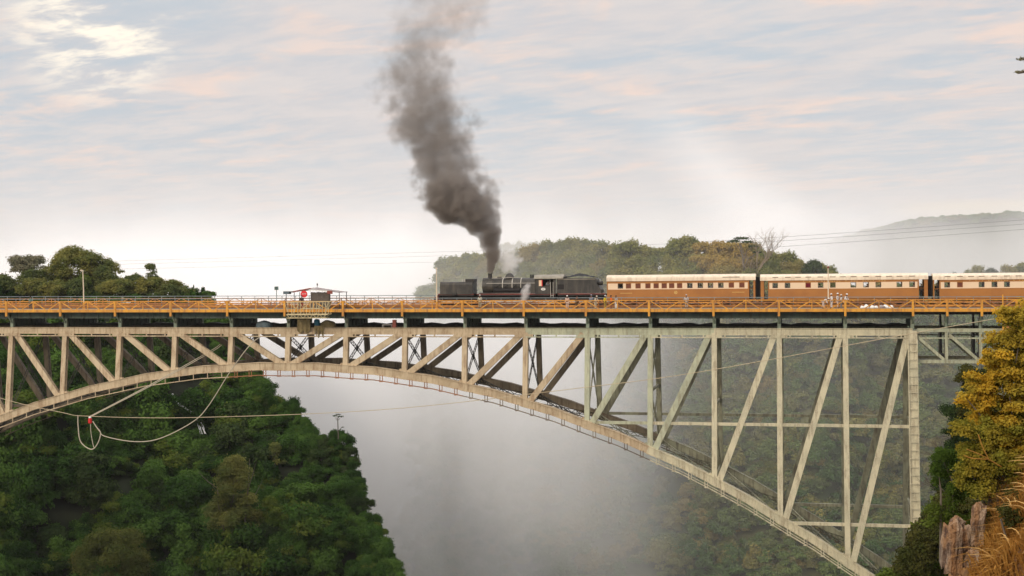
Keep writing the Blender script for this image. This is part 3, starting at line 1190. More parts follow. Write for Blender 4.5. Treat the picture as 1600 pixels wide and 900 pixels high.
# running frames with a dark red edge
for nm, x0, x1 in (('front_frame', 18.02, 23.1), ('main_frame', 22.7, 33.5), ('rear_frame', 33.2, 39.5)):
    mb = MB()
    mb.bar((x0, YC, 3.92 + G(x0)), (x1, YC, 3.92 + G(x1)), 2.55, 0.22)
    mb.bar((x0 + 0.2, YC, 3.55 + G(x0)), (x1 - 0.2, YC, 3.55 + G(x1)), 1.3, 0.55)
    fr = lp(nm, mb, M['loco_dull'])
    mb = MB()
    mb.bar((x0, YC - 1.30, 4.02 + G(x0)), (x1, YC - 1.30, 4.02 + G(x1)), 0.06, 0.13)
    obj('red_edge', mb, M['loco_red'], fr)
    if nm == 'front_frame':
        mb = MB()
        mb.box(17.9, 18.05, YC - 1.25, YC + 1.25, 3.35 + gL, 3.95 + gL)
        for y in (YC - 0.85, YC + 0.85):
            mb.cyl((y, 3.55 + gL), 0.18, 'x', 17.5, 17.92, 10)
        mb.bar((17.95, YC - 0.9, 2.9 + gL), (17.7, YC - 0.9, 2.72 + gL), 0.1, 0.5)
        obj('buffer_beam', mb, M['loco_red'], fr)
    if nm != 'main_frame':
        bogie(fr, [x0 + 1.3, x0 + 2.45, x0 + 3.6] if nm == 'front_frame' else [x0 + 2.1, x0 + 3.25, x0 + 4.4], 0.56)
        if nm == 'rear_frame':
            bogie(fr, [x0 + 0.8, x0 + 5.6], 0.40, False)
        else:
            bogie(fr, [x0 + 0.45, x0 + 4.55], 0.40, False)
# front water tank
mb = MB()
mb.prism(rounded(YC - 1.38, YC + 1.38, 4.04 + gL, 5.62 + gL, 0.32), 'x', 18.3, 22.52)
ft = lp('front_tank', mb, M['loco'])
mb = MB()
mb.bar((18.25, YC - 1.30, 5.42 + gL), (22.5, YC - 1.30, 5.42 + gL), 0.05, 0.05)
obj('handrail', mb, M['band'], ft)
mb = MB()
mb.box(21.55, 22.62, YC - 1.0, YC + 1.0, 5.62 + gL, 5.98 + gL)
obj('filler_box', mb, M['loco_dull'], ft)
mb = MB()
for x in (21.15, 21.45):
    mb.cyl((x, YC - 0.9), 0.07, 'z', 5.6 + gL, 5.98 + gL, 8)
obj('lamp_iron', mb, M['band'], ft)
mb = MB()
mb.cyl((YC, 5.40 + gL), 0.24, 'x', 18.05, 18.45, 14)
obj('headlamp', mb, M['loco_dull'], ft)
mb = MB()
for i in range(5):
    x = 18.7 + i * 0.85
    mb.box(x, x + 0.04, YC - 1.41, YC - 1.37, 4.08 + gL, 5.3 + gL)
mb.box(19.9, 20.45, YC - 1.55, YC - 1.3, 4.0 + gL, 4.3 + gL)
obj('panel_seam', mb, M['loco'], ft)
# boiler with smokebox, bands, dome, chimney
zb = 5.12 + gL
mb = MB()
mb.cyl((YC, zb), 0.99, 'x', 23.72, 25.2, 28)
bo = lp('smokebox', mb, M['loco'], smooth=False)
mb = MB()
mb.ball((23.74, YC, zb), 0.18, 0.85, 0.85, 16, 6)
obj('smokebox_door', mb, M['loco_dull'], bo)
mb = MB()
mb.tube([(24.56, YC, 5.95 + gL), (24.56, YC, 6.2 + gL), (24.56, YC, 6.55 + gL), (24.56, YC, 6.68 + gL)], [0.36, 0.27, 0.27, 0.34], 16)
obj('chimney', mb, M['loco_dull'], bo)
mb = MB()
mb.cyl((YC, zb), 0.94, 'x', 25.2, 28.75, 28)
bl = lp('boiler', mb, M['loco'])
for x in (25.15, 26.35, 27.59, 28.7):
    mb = MB()
    mb.cyl((YC, zb), 0.975, 'x', x - 0.05, x + 0.05, 28)
    obj('boiler_band', mb, M['band'], bl)
mb = MB()
mb.bar((24.3, YC - 1.06, 5.40 + gL), (30.6, YC - 1.06, 5.40 + gL), 0.05, 0.05)
mb.bar((25.0, YC - 0.95, 6.05 + gL), (28.4, YC - 0.55, 6.15 + gL), 0.05, 0.05)
obj('handrail', mb, M['band'], bl)
mb = MB()
mb.ball((27.1, YC, zb + 0.85), 0.62, 0.62, 0.72, 16, 6, 0.0)
obj('dome', mb, M['loco'], bl)
mb = MB()
mb.cyl((25.8, YC), 0.3, 'z', zb + 0.7, zb + 1.1, 12)
mb.cyl((29.9, YC - 0.2), 0.11, 'z', zb + 0.8, zb + 1.35, 8)
mb.cyl((30.1, YC + 0.2), 0.11, 'z', zb + 0.8, zb + 1.35, 8)
obj('safety_valve', mb, M['loco_dull'], bl)
mb = MB()
mb.prism(rounded(YC - 1.08, YC + 1.08, 4.1 + gL, 6.04 + gL, 0.7, 6), 'x', 28.8, 30.65)
fb = lp('firebox', mb, M['loco'])
mb = MB()
mb.box(25.2, 28.75, YC - 1.02, YC - 0.6, 4.22 + gL, 4.80 + gL)
mb.cyl((YC - 0.95, 4.5 + gL), 0.24, 'x', 25.3, 28.6, 12)
for x in (25.5, 26.6, 27.7):
    mb.tube([(x, YC - 1.0, 4.7 + gL), (x + 0.2, YC - 1.05, 5.0 + gL), (x + 0.5, YC - 1.0, 5.2 + gL)], 0.04, 5)
lp('air_reservoir', mb, M['rubber'])
mb = MB()
mb.box(23.4, 30.6, YC - 1.30, YC + 1.30, 4.10 + gL, 4.22 + gL)
lp('running_board', mb, M['loco'])
# cab
zc0, zc1 = 4.06 + gL, 5.95 + gL
mb = MB()
yn, yf = YC - 1.34, YC + 1.34
for y in (yn, yf - 0.05):
    mb.box(30.63, 31.10, y, y + 0.05, zc0, zc1)
    mb.box(31.10, 32.60, y, y + 0.05, zc0, 5.02 + gL)
    if y > YC:
        mb.box(31.10, 32.48, y, y + 0.05, 5.02 + gL, 5.78 + gL)
    mb.box(31.10, 32.60, y, y + 0.05, 5.78 + gL, zc1)
    mb.box(32.48, 32.60, y, y + 0.05, 5.02 + gL, 5.78 + gL)
    mb.box(32.95, 33.30, y, y + 0.05, zc0, zc1)
mb.box(30.63, 30.68, yn, yf, zc0, zc1)
mb.box(30.63, 33.3, yn, yf, zc0 - 0.06, zc0)
cab = lp('cab', mb, M['loco'])
mb = MB()
prof = [(yn - 0.22, 5.92 + gL)] + [(YC + 1.56 * math.sin(a), 5.92 + gL + 0.52 * math.cos(a)) for a in [R(-75 + 15 * i) for i in range(11)]] + [(yf + 0.22, 5.92 + gL)]
mb.prism(prof, 'x', 30.5, 33.55)
mb.prism([(p[0], p[1] + 0.004) for p in prof], 'x', 33.55, 34.25)
obj('cab_roof', mb, M['cabroof'], cab)
mb = MB()
mb.box(31.12, 31.46, yn - 0.03, yn, 5.02 + gL, 5.76 + gL)
obj('window_shutter', mb, M['cream'], cab)
mb = MB()
mb.box(31.46, 31.58, yn - 0.03, yn + 0.01, 5.0 + gL, 5.78 + gL)
obj('shutter_edge', mb, M['redsign'], cab)
mb = MB()
pts = [(31.67 + 0.29 * math.cos(2 * math.pi * k / 20), 4.62 + gL + 0.17 * math.sin(2 * math.pi * k / 20)) for k in range(20)]
mb.prism(pts, 'y', yn - 0.03, yn - 0.001)
np_ = obj('number_plate', mb, M['white'], cab)
mb = MB()
for k in range(3):
    x = 31.55 + k * 0.10
    mb.box(x, x + 0.045, yn - 0.036, yn - 0.03, 4.56 + gL, 4.68 + gL)
obj('numeral', mb, M['loco_dull'], np_)
mb = MB()
for x in (32.62, 32.94):
    mb.bar((x, yn - 0.06, 3.6 + gL), (x, yn - 0.06, 5.5 + gL), 0.04, 0.05, (1, 0, 0))
for z in (3.2, 3.5, 3.8):
    mb.box(32.6, 32.98, yn - 0.15, yn + 0.1, z + gL, z + 0.04 + gL)
obj('grab_rail', mb, M['band'], cab)
# rear bunker and tank
mb = MB()
prof = [(33.42, 4.08), (39.0, 4.08), (39.0, 4.5), (38.45, 5.2), (38.45, 5.78), (38.25, 5.95), (33.6, 5.95), (33.42, 5.7)]
mb.prism([(x, z + gL) for x, z in prof], 'y', YC - 1.36, YC + 1.36)
bk = lp('coal_bunker', mb, M['loco'])
mb = MB()
mb.box(33.52, 34.32, YC - 1.375, YC - 1.355, 4.58 + gL, 5.2 + gL)
obj('side_opening', mb, M['rubber'], bk)
mb = MB()
mb.bar((33.5, YC - 1.37, 5.83 + gL), (38.3, YC - 1.37, 5.83 + gL), 0.05, 0.09)
obj('top_rim', mb, M['cabroof'], bk)
mb = MB()
mb.bar((33.5, YC - 1.375, 5.5 + gL), (35.4, YC - 1.375, 5.05 + gL), 0.03, 0.03)
mb.bar((35.4, YC - 1.375, 5.05 + gL), (38.3, YC - 1.375, 5.75 + gL), 0.03, 0.03)
for x in (34.6, 35.8, 37.0, 38.0):
    mb.box(x, x + 0.04, YC - 1.385, YC - 1.36, 4.1 + gL, 5.8 + gL)
obj('panel_seam', mb, M['loco'], bk)
mb = MB()
nx, ny = 26, 10
for j in range(ny + 1):
    for i in range(nx + 1):
        x = 33.7 + 4.6 * i / nx
        y = YC - 1.25 + 2.5 * j / ny
        h = 0.50 * math.exp(-((x - 36.2) / 1.35) ** 2) * (1 - ((y - YC) / 1.6) ** 2) + 0.12
        mb.v.append((x, y, 5.92 + gL + h + 0.09 * nz(x, y, 0, 2.5)))
for j in range(ny):
    for i in range(nx):
        a = j * (nx + 1) + i
        mb.f.append((a, a + 1, a + nx + 2, a + nx + 1))
obj('coal', mb, M['coal'], bk)['kind'] = 'stuff'
mb = MB()
mb.cyl((YC - 0.6, 5.30 + gL), 0.28, 'x', 38.4, 39.12, 14)
obj('tail_lamp', mb, M['loco_dull'], bk)

# ------------------------------------------------------------------ passenger carriages
YN, YF = YC - 1.40, YC + 1.40


def carriage(label, x0, x1, wins, doors, kinds, vents, emblem=None, letters=None, strokes=()):
    """wins: window centre X; kinds: one letter each - o open, s shuttered, g glazed, r red curtain; doors: (xa, xb)"""
    t = thing('passenger_carriage', label, 'railway carriage', (0, 0, 0), 'cream and brown carriages of the train')
    g = G((x0 + x1) / 2)
    za, zb_, zc_, zd, ze = 3.34 + g, 4.56 + g, 5.34 + g, 5.62 + g, 6.36 + g
    hw, wz0, wz1 = 0.33, 4.70 + g, 5.32 + g
    lo = min(d[1] for d in doors if d[1] < (x0 + x1) / 2) if any(d[1] < (x0 + x1) / 2 for d in doors) else x0
    hi = max([d[0] for d in doors if d[0] > (x0 + x1) / 2] or [x1])
    holes = sorted(doors)

    def spans(a, b):
        out, p = [], a
        for d in holes:
            if d[1] > p and d[0] < b:
                if d[0] > p:
                    out.append((p, d[0]))
                p = d[1]
        if p < b:
            out.append((p, b))
        return out
    for y, nm in ((YN, 'near'), (YF - 0.06, 'far')):
        mb = MB()
        for a, b in spans(x0, x1):
            mb.box(a, b, y, y + 0.06, za, zb_)
        # full-height brown ends outside the cream band
        for a, b in spans(x0, x1):
            if b <= lo or a >= hi:
                mb.box(a, b, y, y + 0.06, zb_, zd)
        lower = obj('lower_panel', mb, M['brown'], t)
        mb = MB()
        a0 = (lo if lo > x0 else x0) + 0.14
        b0 = (hi if hi < x1 else x1) - 0.16
        cuts = [a0] + [v for wx in wins for v in (wx - hw, wx + hw)] + [b0]
        for a, b in zip(cuts[::2], cuts[1::2]):
            mb.box(a, b, y, y + 0.06, zb_, zc_)
        for wx in wins:
            mb.box(wx - hw, wx + hw, y, y + 0.06, zb_, wz0)
        obj('window_band', mb, M['cream'], t)
        mb = MB()
        for a, b in spans(x0, x1):
            if not (b <= lo or a >= hi):
                mb.box(a, b, y + 0.002, y + 0.058, zc_, zd)
                if a <= a0:
                    mb.box(a, a0, y + 0.002, y + 0.058, zb_, zc_)
                if b >= b0:
                    mb.box(b0, b, y + 0.002, y + 0.058, zb_, zc_)
        obj('fascia', mb, M['brown'], t)
        if nm == 'near':
            for wx, k in zip(wins, kinds):
                mb = MB()
                e = 0.045
                for (a, b, c, d) in ((wx - hw, wx + hw, wz0, wz0 + e), (wx - hw, wx + hw, wz1 - e, wz1), (wx - hw, wx - hw + e, wz0 + e, wz1 - e), (wx + hw - e, wx + hw, wz0 + e, wz1 - e)):
                    mb.box(a, b, y - 0.012, y + 0.05, c, d)
                wo_ = obj('window', mb, M['brown'] if k in 'sr' else M['interior'], t)
                mb = MB()
                if k == 's':
                    mb.box(wx - hw + e, wx + hw - e, y + 0.025, y + 0.04, wz0 + e, wz1 - e)
                    for j in range(6):
                        z = wz0 + e + 0.03 + j * 0.085
                        mb.box(wx - hw + e, wx + hw - e, y + 0.008, y + 0.025, z, z + 0.045)
                    obj('shutter', mb, M['shutter'], wo_)
                elif k == 'r':
                    for j in range(8):
                        a = wx - hw + e + j * 0.07
                        mb.box(a, a + 0.06, y + 0.03 + 0.012 * (j % 2), y + 0.05 + 0.012 * (j % 2), wz0 + e, wz1 - e)
                    obj('curtain', mb, M['redcurtain'], wo_)
                else:
                    z1 = wz1 - e if k == 'g' else wz0 + 0.24
                    mb.box(wx - hw + e, wx + hw - e, y + 0.02, y + 0.03, wz0 + e, z1)
                    obj('pane', mb, M['glass'], wo_)
        else:
            for wx, k in zip(wins, kinds):
                if k in 'sr' or k == 'd':
                    mb = MB()
                    mb.box(wx - hw, wx + hw, y + 0.01, y + 0.04, wz0, wz1)
                    obj('shutter', mb, M['shutter'], t)
    mb = MB()
    mb.box(x0, x1, YN + 0.07, YF - 0.07, za - 0.1, za + 0.06)
    mb.box(x0 + 0.3, x1 - 0.3, YN + 0.5, YF - 0.5, za - 0.4, za - 0.1)
    obj('underframe', mb, M['loco_dull'], t)
    mb = MB()
    for x in (x0, x1 - 0.06):
        mb.box(x, x + 0.06, YN + 0.065, YC - 0.4, za + 0.06, zd)
        mb.box(x, x + 0.06, YC + 0.4, YF - 0.065, za + 0.06, zd)
        mb.box(x, x + 0.06, YC - 0.4, YC + 0.4, 5.3 + g, zd)
    obj('end_wall', mb, M['brown'], t)
    mb = MB()
    for a in (lo, hi):
        if x0 < a < x1:
            mb.box(a - 0.03, a + 0.03, YN + 0.07, YC - 0.35, za + 0.06, zd)
            mb.box(a - 0.03, a + 0.03, YC + 0.35, YF - 0.07, za + 0.06, zd)
    for k in range(int((b0 - a0) / 2.4)):
        x = a0 + 1.7 + 2.4 * k
        if kinds[min(range(len(wins)), key=lambda i: abs(wins[i] - x))] not in 'og':
            mb.box(x, x + 0.05, YN + 0.9, YF - 0.08, za + 0.06, zd)
    if mb.v:
        obj('partition', mb, M['interior'], t)
    mb = MB()
    prof = [(YN - 0.06, zd)] + [(YC - 1.44 * math.cos(math.pi * i / 14), zd + 0.30 + 0.46 * math.sin(math.pi * i / 14) ** 0.8) for i in range(15)] + [(YF + 0.06, zd)]
    mb.prism(prof, 'x', x0 - 0.05, x1 + 0.05)
    rf = obj('roof', mb, M['roof'], t)
    mb = MB()
    mb.bar((x0 - 0.05, YN - 0.075, zd + 0.02), (x1 + 0.05, YN - 0.075, zd + 0.02), 0.04, 0.06)
    obj('gutter', mb, M['roof'], rf)
    for v in vents:
        mb = MB()
        mb.box(v - 0.34, v + 0.34, YN - 0.03, YN + 0.30, zd + 0.34, zd + 0.43)
        for j in range(4):
            mb.box(v - 0.30 + j * 0.16, v - 0.18 + j * 0.16, YN - 0.045, YN - 0.028, zd + 0.355, zd + 0.415)
        obj('roof_vent', mb, M['interior'], rf)
    mb = MB()
    mb.bar((x0 + 0.1, YN - 0.015, zb_), (x1 - 0.1, YN - 0.015, zb_), 0.02, 0.035)
    obj('moulding', mb, M['brown'], t)
    if emblem:
        mb = MB()
        c = (emblem, 4.17 + g)
        N = 20
        for rr, r2, yy in ((0.20, 0.13, YN - 0.02), (0.075, 0.0, YN - 0.02)):
            o = len(mb.v)
            for k in range(N):
                a = 2 * math.pi * k / N
                mb.v.append((c[0] + rr * math.cos(a), yy, c[1] + rr * math.sin(a)))
                mb.v.append((c[0] + r2 * math.cos(a), yy, c[1] + r2 * math.sin(a)))
            for k in range(N):
                j = (k + 1) % N
                mb.f.append((o + 2 * k, o + 2 * k + 1, o + 2 * j + 1, o + 2 * j))
        obj('emblem', mb, M['gold'], t)
    for a, b, z in strokes:
        mb = MB()
        mb.box(a, b, YN - 0.012, YN - 0.002, z + g, z + 0.05 + g)
        obj('gold_line', mb, M['gold'], t)
    if letters:
        r = random.Random(5)
        mb = MB()
        x = letters[0]
        while x < letters[1]:
            k = r.random()
            if k < 0.84:
                w_ = r.uniform(0.09, 0.15)
                mb.box(x, x + 0.035, YN - 0.008, YN - 0.001, zc_ + 0.08, zc_ + 0.22)
                if k < 0.5:
                    mb.box(x + w_ - 0.035, x + w_, YN - 0.008, YN - 0.001, zc_ + 0.08, zc_ + 0.22)
                zz = r.choice((0.08, 0.135, 0.185))
                mb.box(x + 0.035, x + w_ - (0.035 if k < 0.5 else 0), YN - 0.008, YN - 0.001, zc_ + zz, zc_ + zz + 0.035)
            x += 0.30 if k < 0.84 else 0.42
        obj('lettering', mb, M['gold'], t)
    for bx in (x0 + 2.3, x1 - 2.3):
        mb = MB()
        mb.bar((bx - 1.5, YC, 3.02 + g), (bx + 1.5, YC, 3.02 + g), 1.7, 0.22)
        bg_ = obj('bogie', mb, M['loco_dull'], t)
        for dx in (-0.95, 0.95):
            wb = MB()
            for y in (YC - 0.6, YC + 0.5):
                wb.cyl((bx + dx, RAIL_Z + 0.42 + G(bx)), 0.42, 'y', y, y + 0.1, 14)
            obj('wheel', wb, M['loco_dull'], bg_)
    return t


c1w = [41.44, 42.45, 43.64, 44.87, 45.89, 46.89, 47.81, 48.79, 50.05, 51.33, 52.58, 53.84, 55.12, 56.4]
carriage('first cream and brown carriage, behind the locomotive, most windows shuttered red-brown', 39.74, 58.02, c1w, [(57.28, 57.78)],
         'dsssssssoooosss'[:14], [54.4, 55.1, 55.8], emblem=48.31, strokes=((41.4, 42.9, 4.10), (55.2, 56.7, 4.12)))
c2w = [60.42, 61.9, 64.37, 65.85, 67.3, 69.73, 71.22, 72.66, 75.12, 76.6]
carriage('middle cream and brown carriage with gold lettering, standing behind the white-clad group', 58.66, 78.42, c2w, [(59.07, 59.58), (77.38, 77.98)],
         'ggrogooooo', [60.45, 61.95, 63.17, 64.4, 65.84, 67.29, 68.5, 69.76, 71.21, 72.67, 73.91, 75.14, 76.59], letters=(63.8, 73.6))
c3w = [80.65, 82.12, 84.6, 86.06, 87.48, 89.95, 91.4, 92.9, 95.3, 96.7]
carriage('last cream and brown carriage, cut off by the right edge of the photograph', 79.05, 98.8, c3w, [(79.17, 79.77), (97.6, 98.2)],
         'osgggggsgo', [80.7, 82.12, 83.4, 84.6, 86.06, 87.48, 88.8, 89.95, 91.4, 92.9], letters=(83.2, 93.0))
# bellows between carriages
for xa, xb in ((58.08, 58.60), (78.48, 78.99)):
    g0 = G(xa)
    mb = MB()
    for k in range(5):
        x = xa + (xb - xa) * k / 5
        e = 0.06 * (k % 2)
        mb.box(x, x + (xb - xa) / 5 - 0.01, YC - 0.75 + e, YC + 0.75 - e, 3.5 + g0, 6.05 - e + g0)
    mb.box(xa, xb, YC - 0.15, YC + 0.15, 3.0 + g0, 3.3 + g0)
    t = obj('gangway_bellows', mb, M['rubber'])
    tag(t, 'black bellows between the %s carriages' % ('first and middle' if xa < 60 else 'middle and last'), 'bellows')

# ------------------------------------------------------------------ people
cloth = {}


def cloth_mat(c):
    k = tuple(c)
    if k not in cloth:
        cloth[k] = mat('cloth', c, tuple(x * 0.75 for x in c), 0.9, 6.0)
    return cloth[k]


def skin_obj(name, verts, edges, radii, m, parent, root=0):
    me = bpy.data.meshes.new(name)
    me.from_pydata(verts, edges, [])
    me.materials.append(m)
    o = bpy.data.objects.new(name, me)
    col.objects.link(o)
    o.parent = parent
    a = o.modifiers.new('skin', 'SKIN')
    sv = me.skin_vertices[0]
    for i, r in enumerate(radii):
        rr = r if hasattr(r, '__len__') else (r, r)
        sv.data[i].radius = rr
        sv.data[i].use_root = (i == root)
    a.use_smooth_shade = True
    b = o.modifiers.new('sub', 'SUBSURF')
    b.levels = b.render_levels = 1
    return o


def person(label, loc, face, pose, shirt, trousers, hat=None, skin='skin', group=None, h=1.70, dress=False):
    t = thing('person', label, 'person', loc, group, face)     # faces local -Y
    k = h / 1.72
    r = random.Random(sum(ord(ch) * (i + 1) for i, ch in enumerate(label)))
    lean = {'stand': 0.03, 'lean': 0.35, 'bend': 1.15, 'walk': 0.06, 'sit': 0.05, 'point': 0.1}[pose]
    hipz = 0.90 if pose != 'sit' else 0.48
    step = {'walk': 0.22, 'bend': 0.14, 'lean': 0.06}.get(pose, 0.03)
    hip = Vector((0, 0, hipz))
    bk = Vector((0, -math.sin(lean), math.cos(lean)))
    fw = Vector((0, -math.cos(lean), -math.sin(lean)))
    chest, sho, neck = hip + bk * 0.30, hip + bk * 0.47, hip + bk * 0.56
    head, crown = hip + bk * 0.68 + fw * 0.02, hip + bk * 0.80 + fw * 0.01
    V, E, Rr = [], [], []

    def v(p, rad, link=None):
        V.append(tuple(Vector(p) * k))
        Rr.append((rad[0] * k, rad[1] * k) if hasattr(rad, '__len__') else rad * k)
        if link is not None:
            E.append((link, len(V) - 1))
        return len(V) - 1
    i0 = v(hip, (0.15, 0.11))
    i1 = v(chest, (0.16, 0.11), i0)
    i2 = v(sho, (0.15, 0.09), i1)
    i3 = v(neck, 0.055, i2)
    i4 = v(head, (0.085, 0.10), i3)
    v(crown, (0.07, 0.085), i4)
    v(head + fw * 0.115 - bk * 0.01, 0.015, i4)               # nose
    arms, legs = [], []
    for s in (-1, 1):
        sh = sho + Vector((0.19 * s, 0, 0))
        if pose == 'bend':
            el, ha = sh + Vector((0.03 * s, -0.05, -0.28)), sh + Vector((0.0, -0.16, -0.52))
        elif pose == 'lean':
            el, ha = sh + Vector((0.05 * s, -0.10, -0.26)), sh + Vector((0.02 * s, -0.34, -0.34))
        elif pose == 'point' and s > 0:
            el, ha = sh + Vector((0.08, -0.22, -0.08)), sh + Vector((0.1, -0.48, 0.0))
        elif pose == 'sit':
            el, ha = sh + Vector((0.06 * s, -0.06, -0.27)), sh + Vector((0.0, -0.30, -0.30))
        else:
            el, ha = sh + Vector((0.06 * s, 0.03, -0.28)), sh + Vector((0.05 * s, -0.08 * (1 + r.random()), -0.53))
        a = v(sh, 0.055, i2)
        b = v(el, 0.042, a)
        c = v(ha, 0.032, b)
        d = (ha - el).normalized()
        pm = v(ha + d * 0.07, (0.036, 0.018), c)
        for f in range(4):
            v(ha + d * (0.15 + 0.015 * (1.5 - abs(f - 1.5))) + Vector((0, (f - 1.5) * 0.022, 0)), 0.009, pm)
        v(ha + d * 0.09 + Vector((0.0, -0.055, 0.0)), 0.011, pm)
        arms.append((sh, el, ha))
        hj = hip + Vector((0.095 * s, 0, -0.04))
        if pose == 'sit':
            kn, an = hj + Vector((0.03 * s, -0.42, 0.02)), hj + Vector((0.03 * s, -0.42, -0.40))
        else:
            an = Vector((0.10 * s, step * s, 0.085))
            kn = (hj + an) / 2 + Vector((0.01 * s, -0.04, 0.02))
        a = v(hj, 0.095, i0)
        b = v(kn, 0.062, a)
        c = v(an, 0.045, b)
        v(an + Vector((0.015 * s, -0.16, -0.045)), (0.04, 0.028), c)
        legs.append((hj, kn, an))
    skin_obj('body', V, E, Rr, M[skin], t)
    # shirt over the torso and arms
    V, E, Rr = [], [], []
    j0 = v(hip + bk * 0.0, (0.175, 0.135))
    j1 = v(chest, (0.185, 0.135), j0)
    j2 = v(sho, (0.165, 0.105), j1)
    v(sho + bk * 0.05, 0.075, j2)
    for sh, el, ha in arms:
        a = v(sh, 0.072, j2)
        b = v(el, 0.060, a)
        v(el.lerp(ha, 0.75), 0.048, b)
    skin_obj('shirt', V, E, Rr, cloth_mat(shirt), t)
    V, E, Rr = [], [], []
    j0 = v(hip + bk * 0.03, (0.165, 0.13))
    if dress:
        a = v(hip + Vector((0, 0, -0.25)), (0.20, 0.17), j0)
        v(hip + Vector((0, 0, -0.62)), (0.25, 0.22), a)
    else:
        for hj, kn, an in legs:
            a = v(hj, 0.11, j0)
            b = v(kn, 0.082, a)
            v(kn.lerp(an, 0.9), 0.07, b)
    skin_obj('trousers' if not dress else 'skirt', V, E, Rr, cloth_mat(trousers), t)
    mb = MB()
    hc = (head + bk * 0.05 - fw * 0.015) * k
    if hat is None:
        mb.ball(hc, 0.098 * k, 0.115 * k, 0.11 * k, 10, 4, -0.1)
        obj('hair', mb, M['hair'], t, True)
    else:
        mb.ball(hc + bk * 0.03 * k, 0.108 * k, 0.125 * k, 0.115 * k, 10, 4, -0.05)
        mb.ball(hc + fw * 0.03 * k + bk * 0.025 * k, 0.14 * k, 0.17 * k, 0.02 * k, 12, 2, -0.9)
        obj('hat', mb, cloth_mat(hat), t, True)
    return t


DZ_ = 2.195
WHITE, CREAM, BLK = (0.74, 0.70, 0.68), (0.62, 0.52, 0.38), (0.03, 0.03, 0.03)


def on_deck(x, y, foot=False):
    return (x, y, (2.32 if foot else 2.19 + 0.017 * (y + 1.3)) + G(x))


person('person in pale shirt and cap facing the locomotive front tank', on_deck(23.92, 3.7), math.pi, 'stand', (0.50, 0.50, 0.42), (0.42, 0.33, 0.2), hat=(0.7, 0.7, 0.66))
person('person in pinkish white clothes and white hat below the locomotive bunker', on_deck(35.54, 0.4), 0.4, 'stand', (0.72, 0.50, 0.40), (0.70, 0.52, 0.42), hat=(0.8, 0.8, 0.78))
person('person in dark brown clothes beside the pinkish white figure', on_deck(36.7, 0.6), 2.4, 'stand', (0.10, 0.06, 0.035), (0.16, 0.09, 0.04))
person('person in grey-blue top standing near the track barrier', on_deck(38.1, 3.2), 2.8, 'stand', (0.22, 0.25, 0.30), (0.30, 0.22, 0.14), hat=(0.30, 0.33, 0.40))
person('person in cream shirt and beige trousers leaning, next to the bunker tail', on_deck(39.0, 0.35), 0.9, 'lean', (0.66, 0.58, 0.46), CREAM, hat=(0.68, 0.62, 0.52))
person('person in bright yellow vest by the front of the first carriage', on_deck(40.12, 0.9), 1.2, 'stand', (0.80, 0.60, 0.02), (0.45, 0.33, 0.06), hat=(0.55, 0.6, 0.6))
person('person in bright orange-red shirt beside the yellow vest', on_deck(40.85, 1.1), -1.2, 'stand', (0.80, 0.16, 0.02), (0.30, 0.12, 0.06))
person('person in grey top and white trousers to the right of the orange-red shirt', on_deck(41.55, 0.4), -0.8, 'stand', (0.36, 0.33, 0.32), (0.76, 0.72, 0.68))
person('person in pale grey clothes and cap below the emblem of the first carriage', on_deck(49.84, 2.6), math.pi, 'stand', (0.50, 0.46, 0.44), (0.42, 0.33, 0.26), hat=(0.55, 0.5, 0.5))
grp = 'white-clad people at the right of the deck'
person('person dressed in white bending forward, left of the lamp post', on_deck(66.05, -0.3, True), 1.5, 'bend', WHITE, (0.72, 0.60, 0.54), hat=(0.8, 0.78, 0.76), group=grp, h=1.66)
person('person in white at the left of the huddle right of the lamp post', on_deck(67.05, -0.35, True), -1.3, 'stand', WHITE, WHITE, hat=(0.82, 0.80, 0.78), group=grp, h=1.74)
person('tall person in white with pinkish trousers in the middle of the huddle', on_deck(67.72, -0.2, True), 1.3, 'stand', WHITE, (0.72, 0.56, 0.50), hat=(0.82, 0.80, 0.78), group=grp, h=1.80)
person('person in white standing behind the middle of the huddle', on_deck(68.15, 0.9), 1.8, 'stand', (0.70, 0.66, 0.62), (0.34, 0.32, 0.30), hat=(0.7, 0.66, 0.62), group=grp, h=1.70)
person('person in white at the right of the huddle, against the orange post', on_deck(68.55, -0.4, True), 1.1, 'lean', WHITE, WHITE, hat=(0.82, 0.80, 0.78), group=grp, h=1.78)
person('person in dull green top standing far left on the deck', on_deck(-37.4, 3.4), 2.9, 'stand', (0.14, 0.22, 0.18), (0.08, 0.08, 0.08))
person('dark figure with red trousers inside the bungee platform', (1.75, 0.0, 2.35 + G(2)), 0.3, 'stand', (0.05, 0.05, 0.05), (0.30, 0.06, 0.05))
person('driver in grey shirt leaning at the cab window', (32.2, YC - 0.75, 4.06 + gL), 0.1, 'lean', (0.30, 0.31, 0.33), (0.05, 0.05, 0.06), hat=(0.05, 0.05, 0.06))
person('dark-clad person standing in the right doorway of the middle carriage', (77.66, YC - 0.9, 3.44 + G(77)), 0.5, 'stand', BLK, BLK)
person('dark-clad person standing in the doorway of the last carriage', (79.50, YC - 0.9, 3.44 + G(79)), -0.5, 'stand', (0.04, 0.03, 0.03), BLK)
seat = 3.44 + 0.42
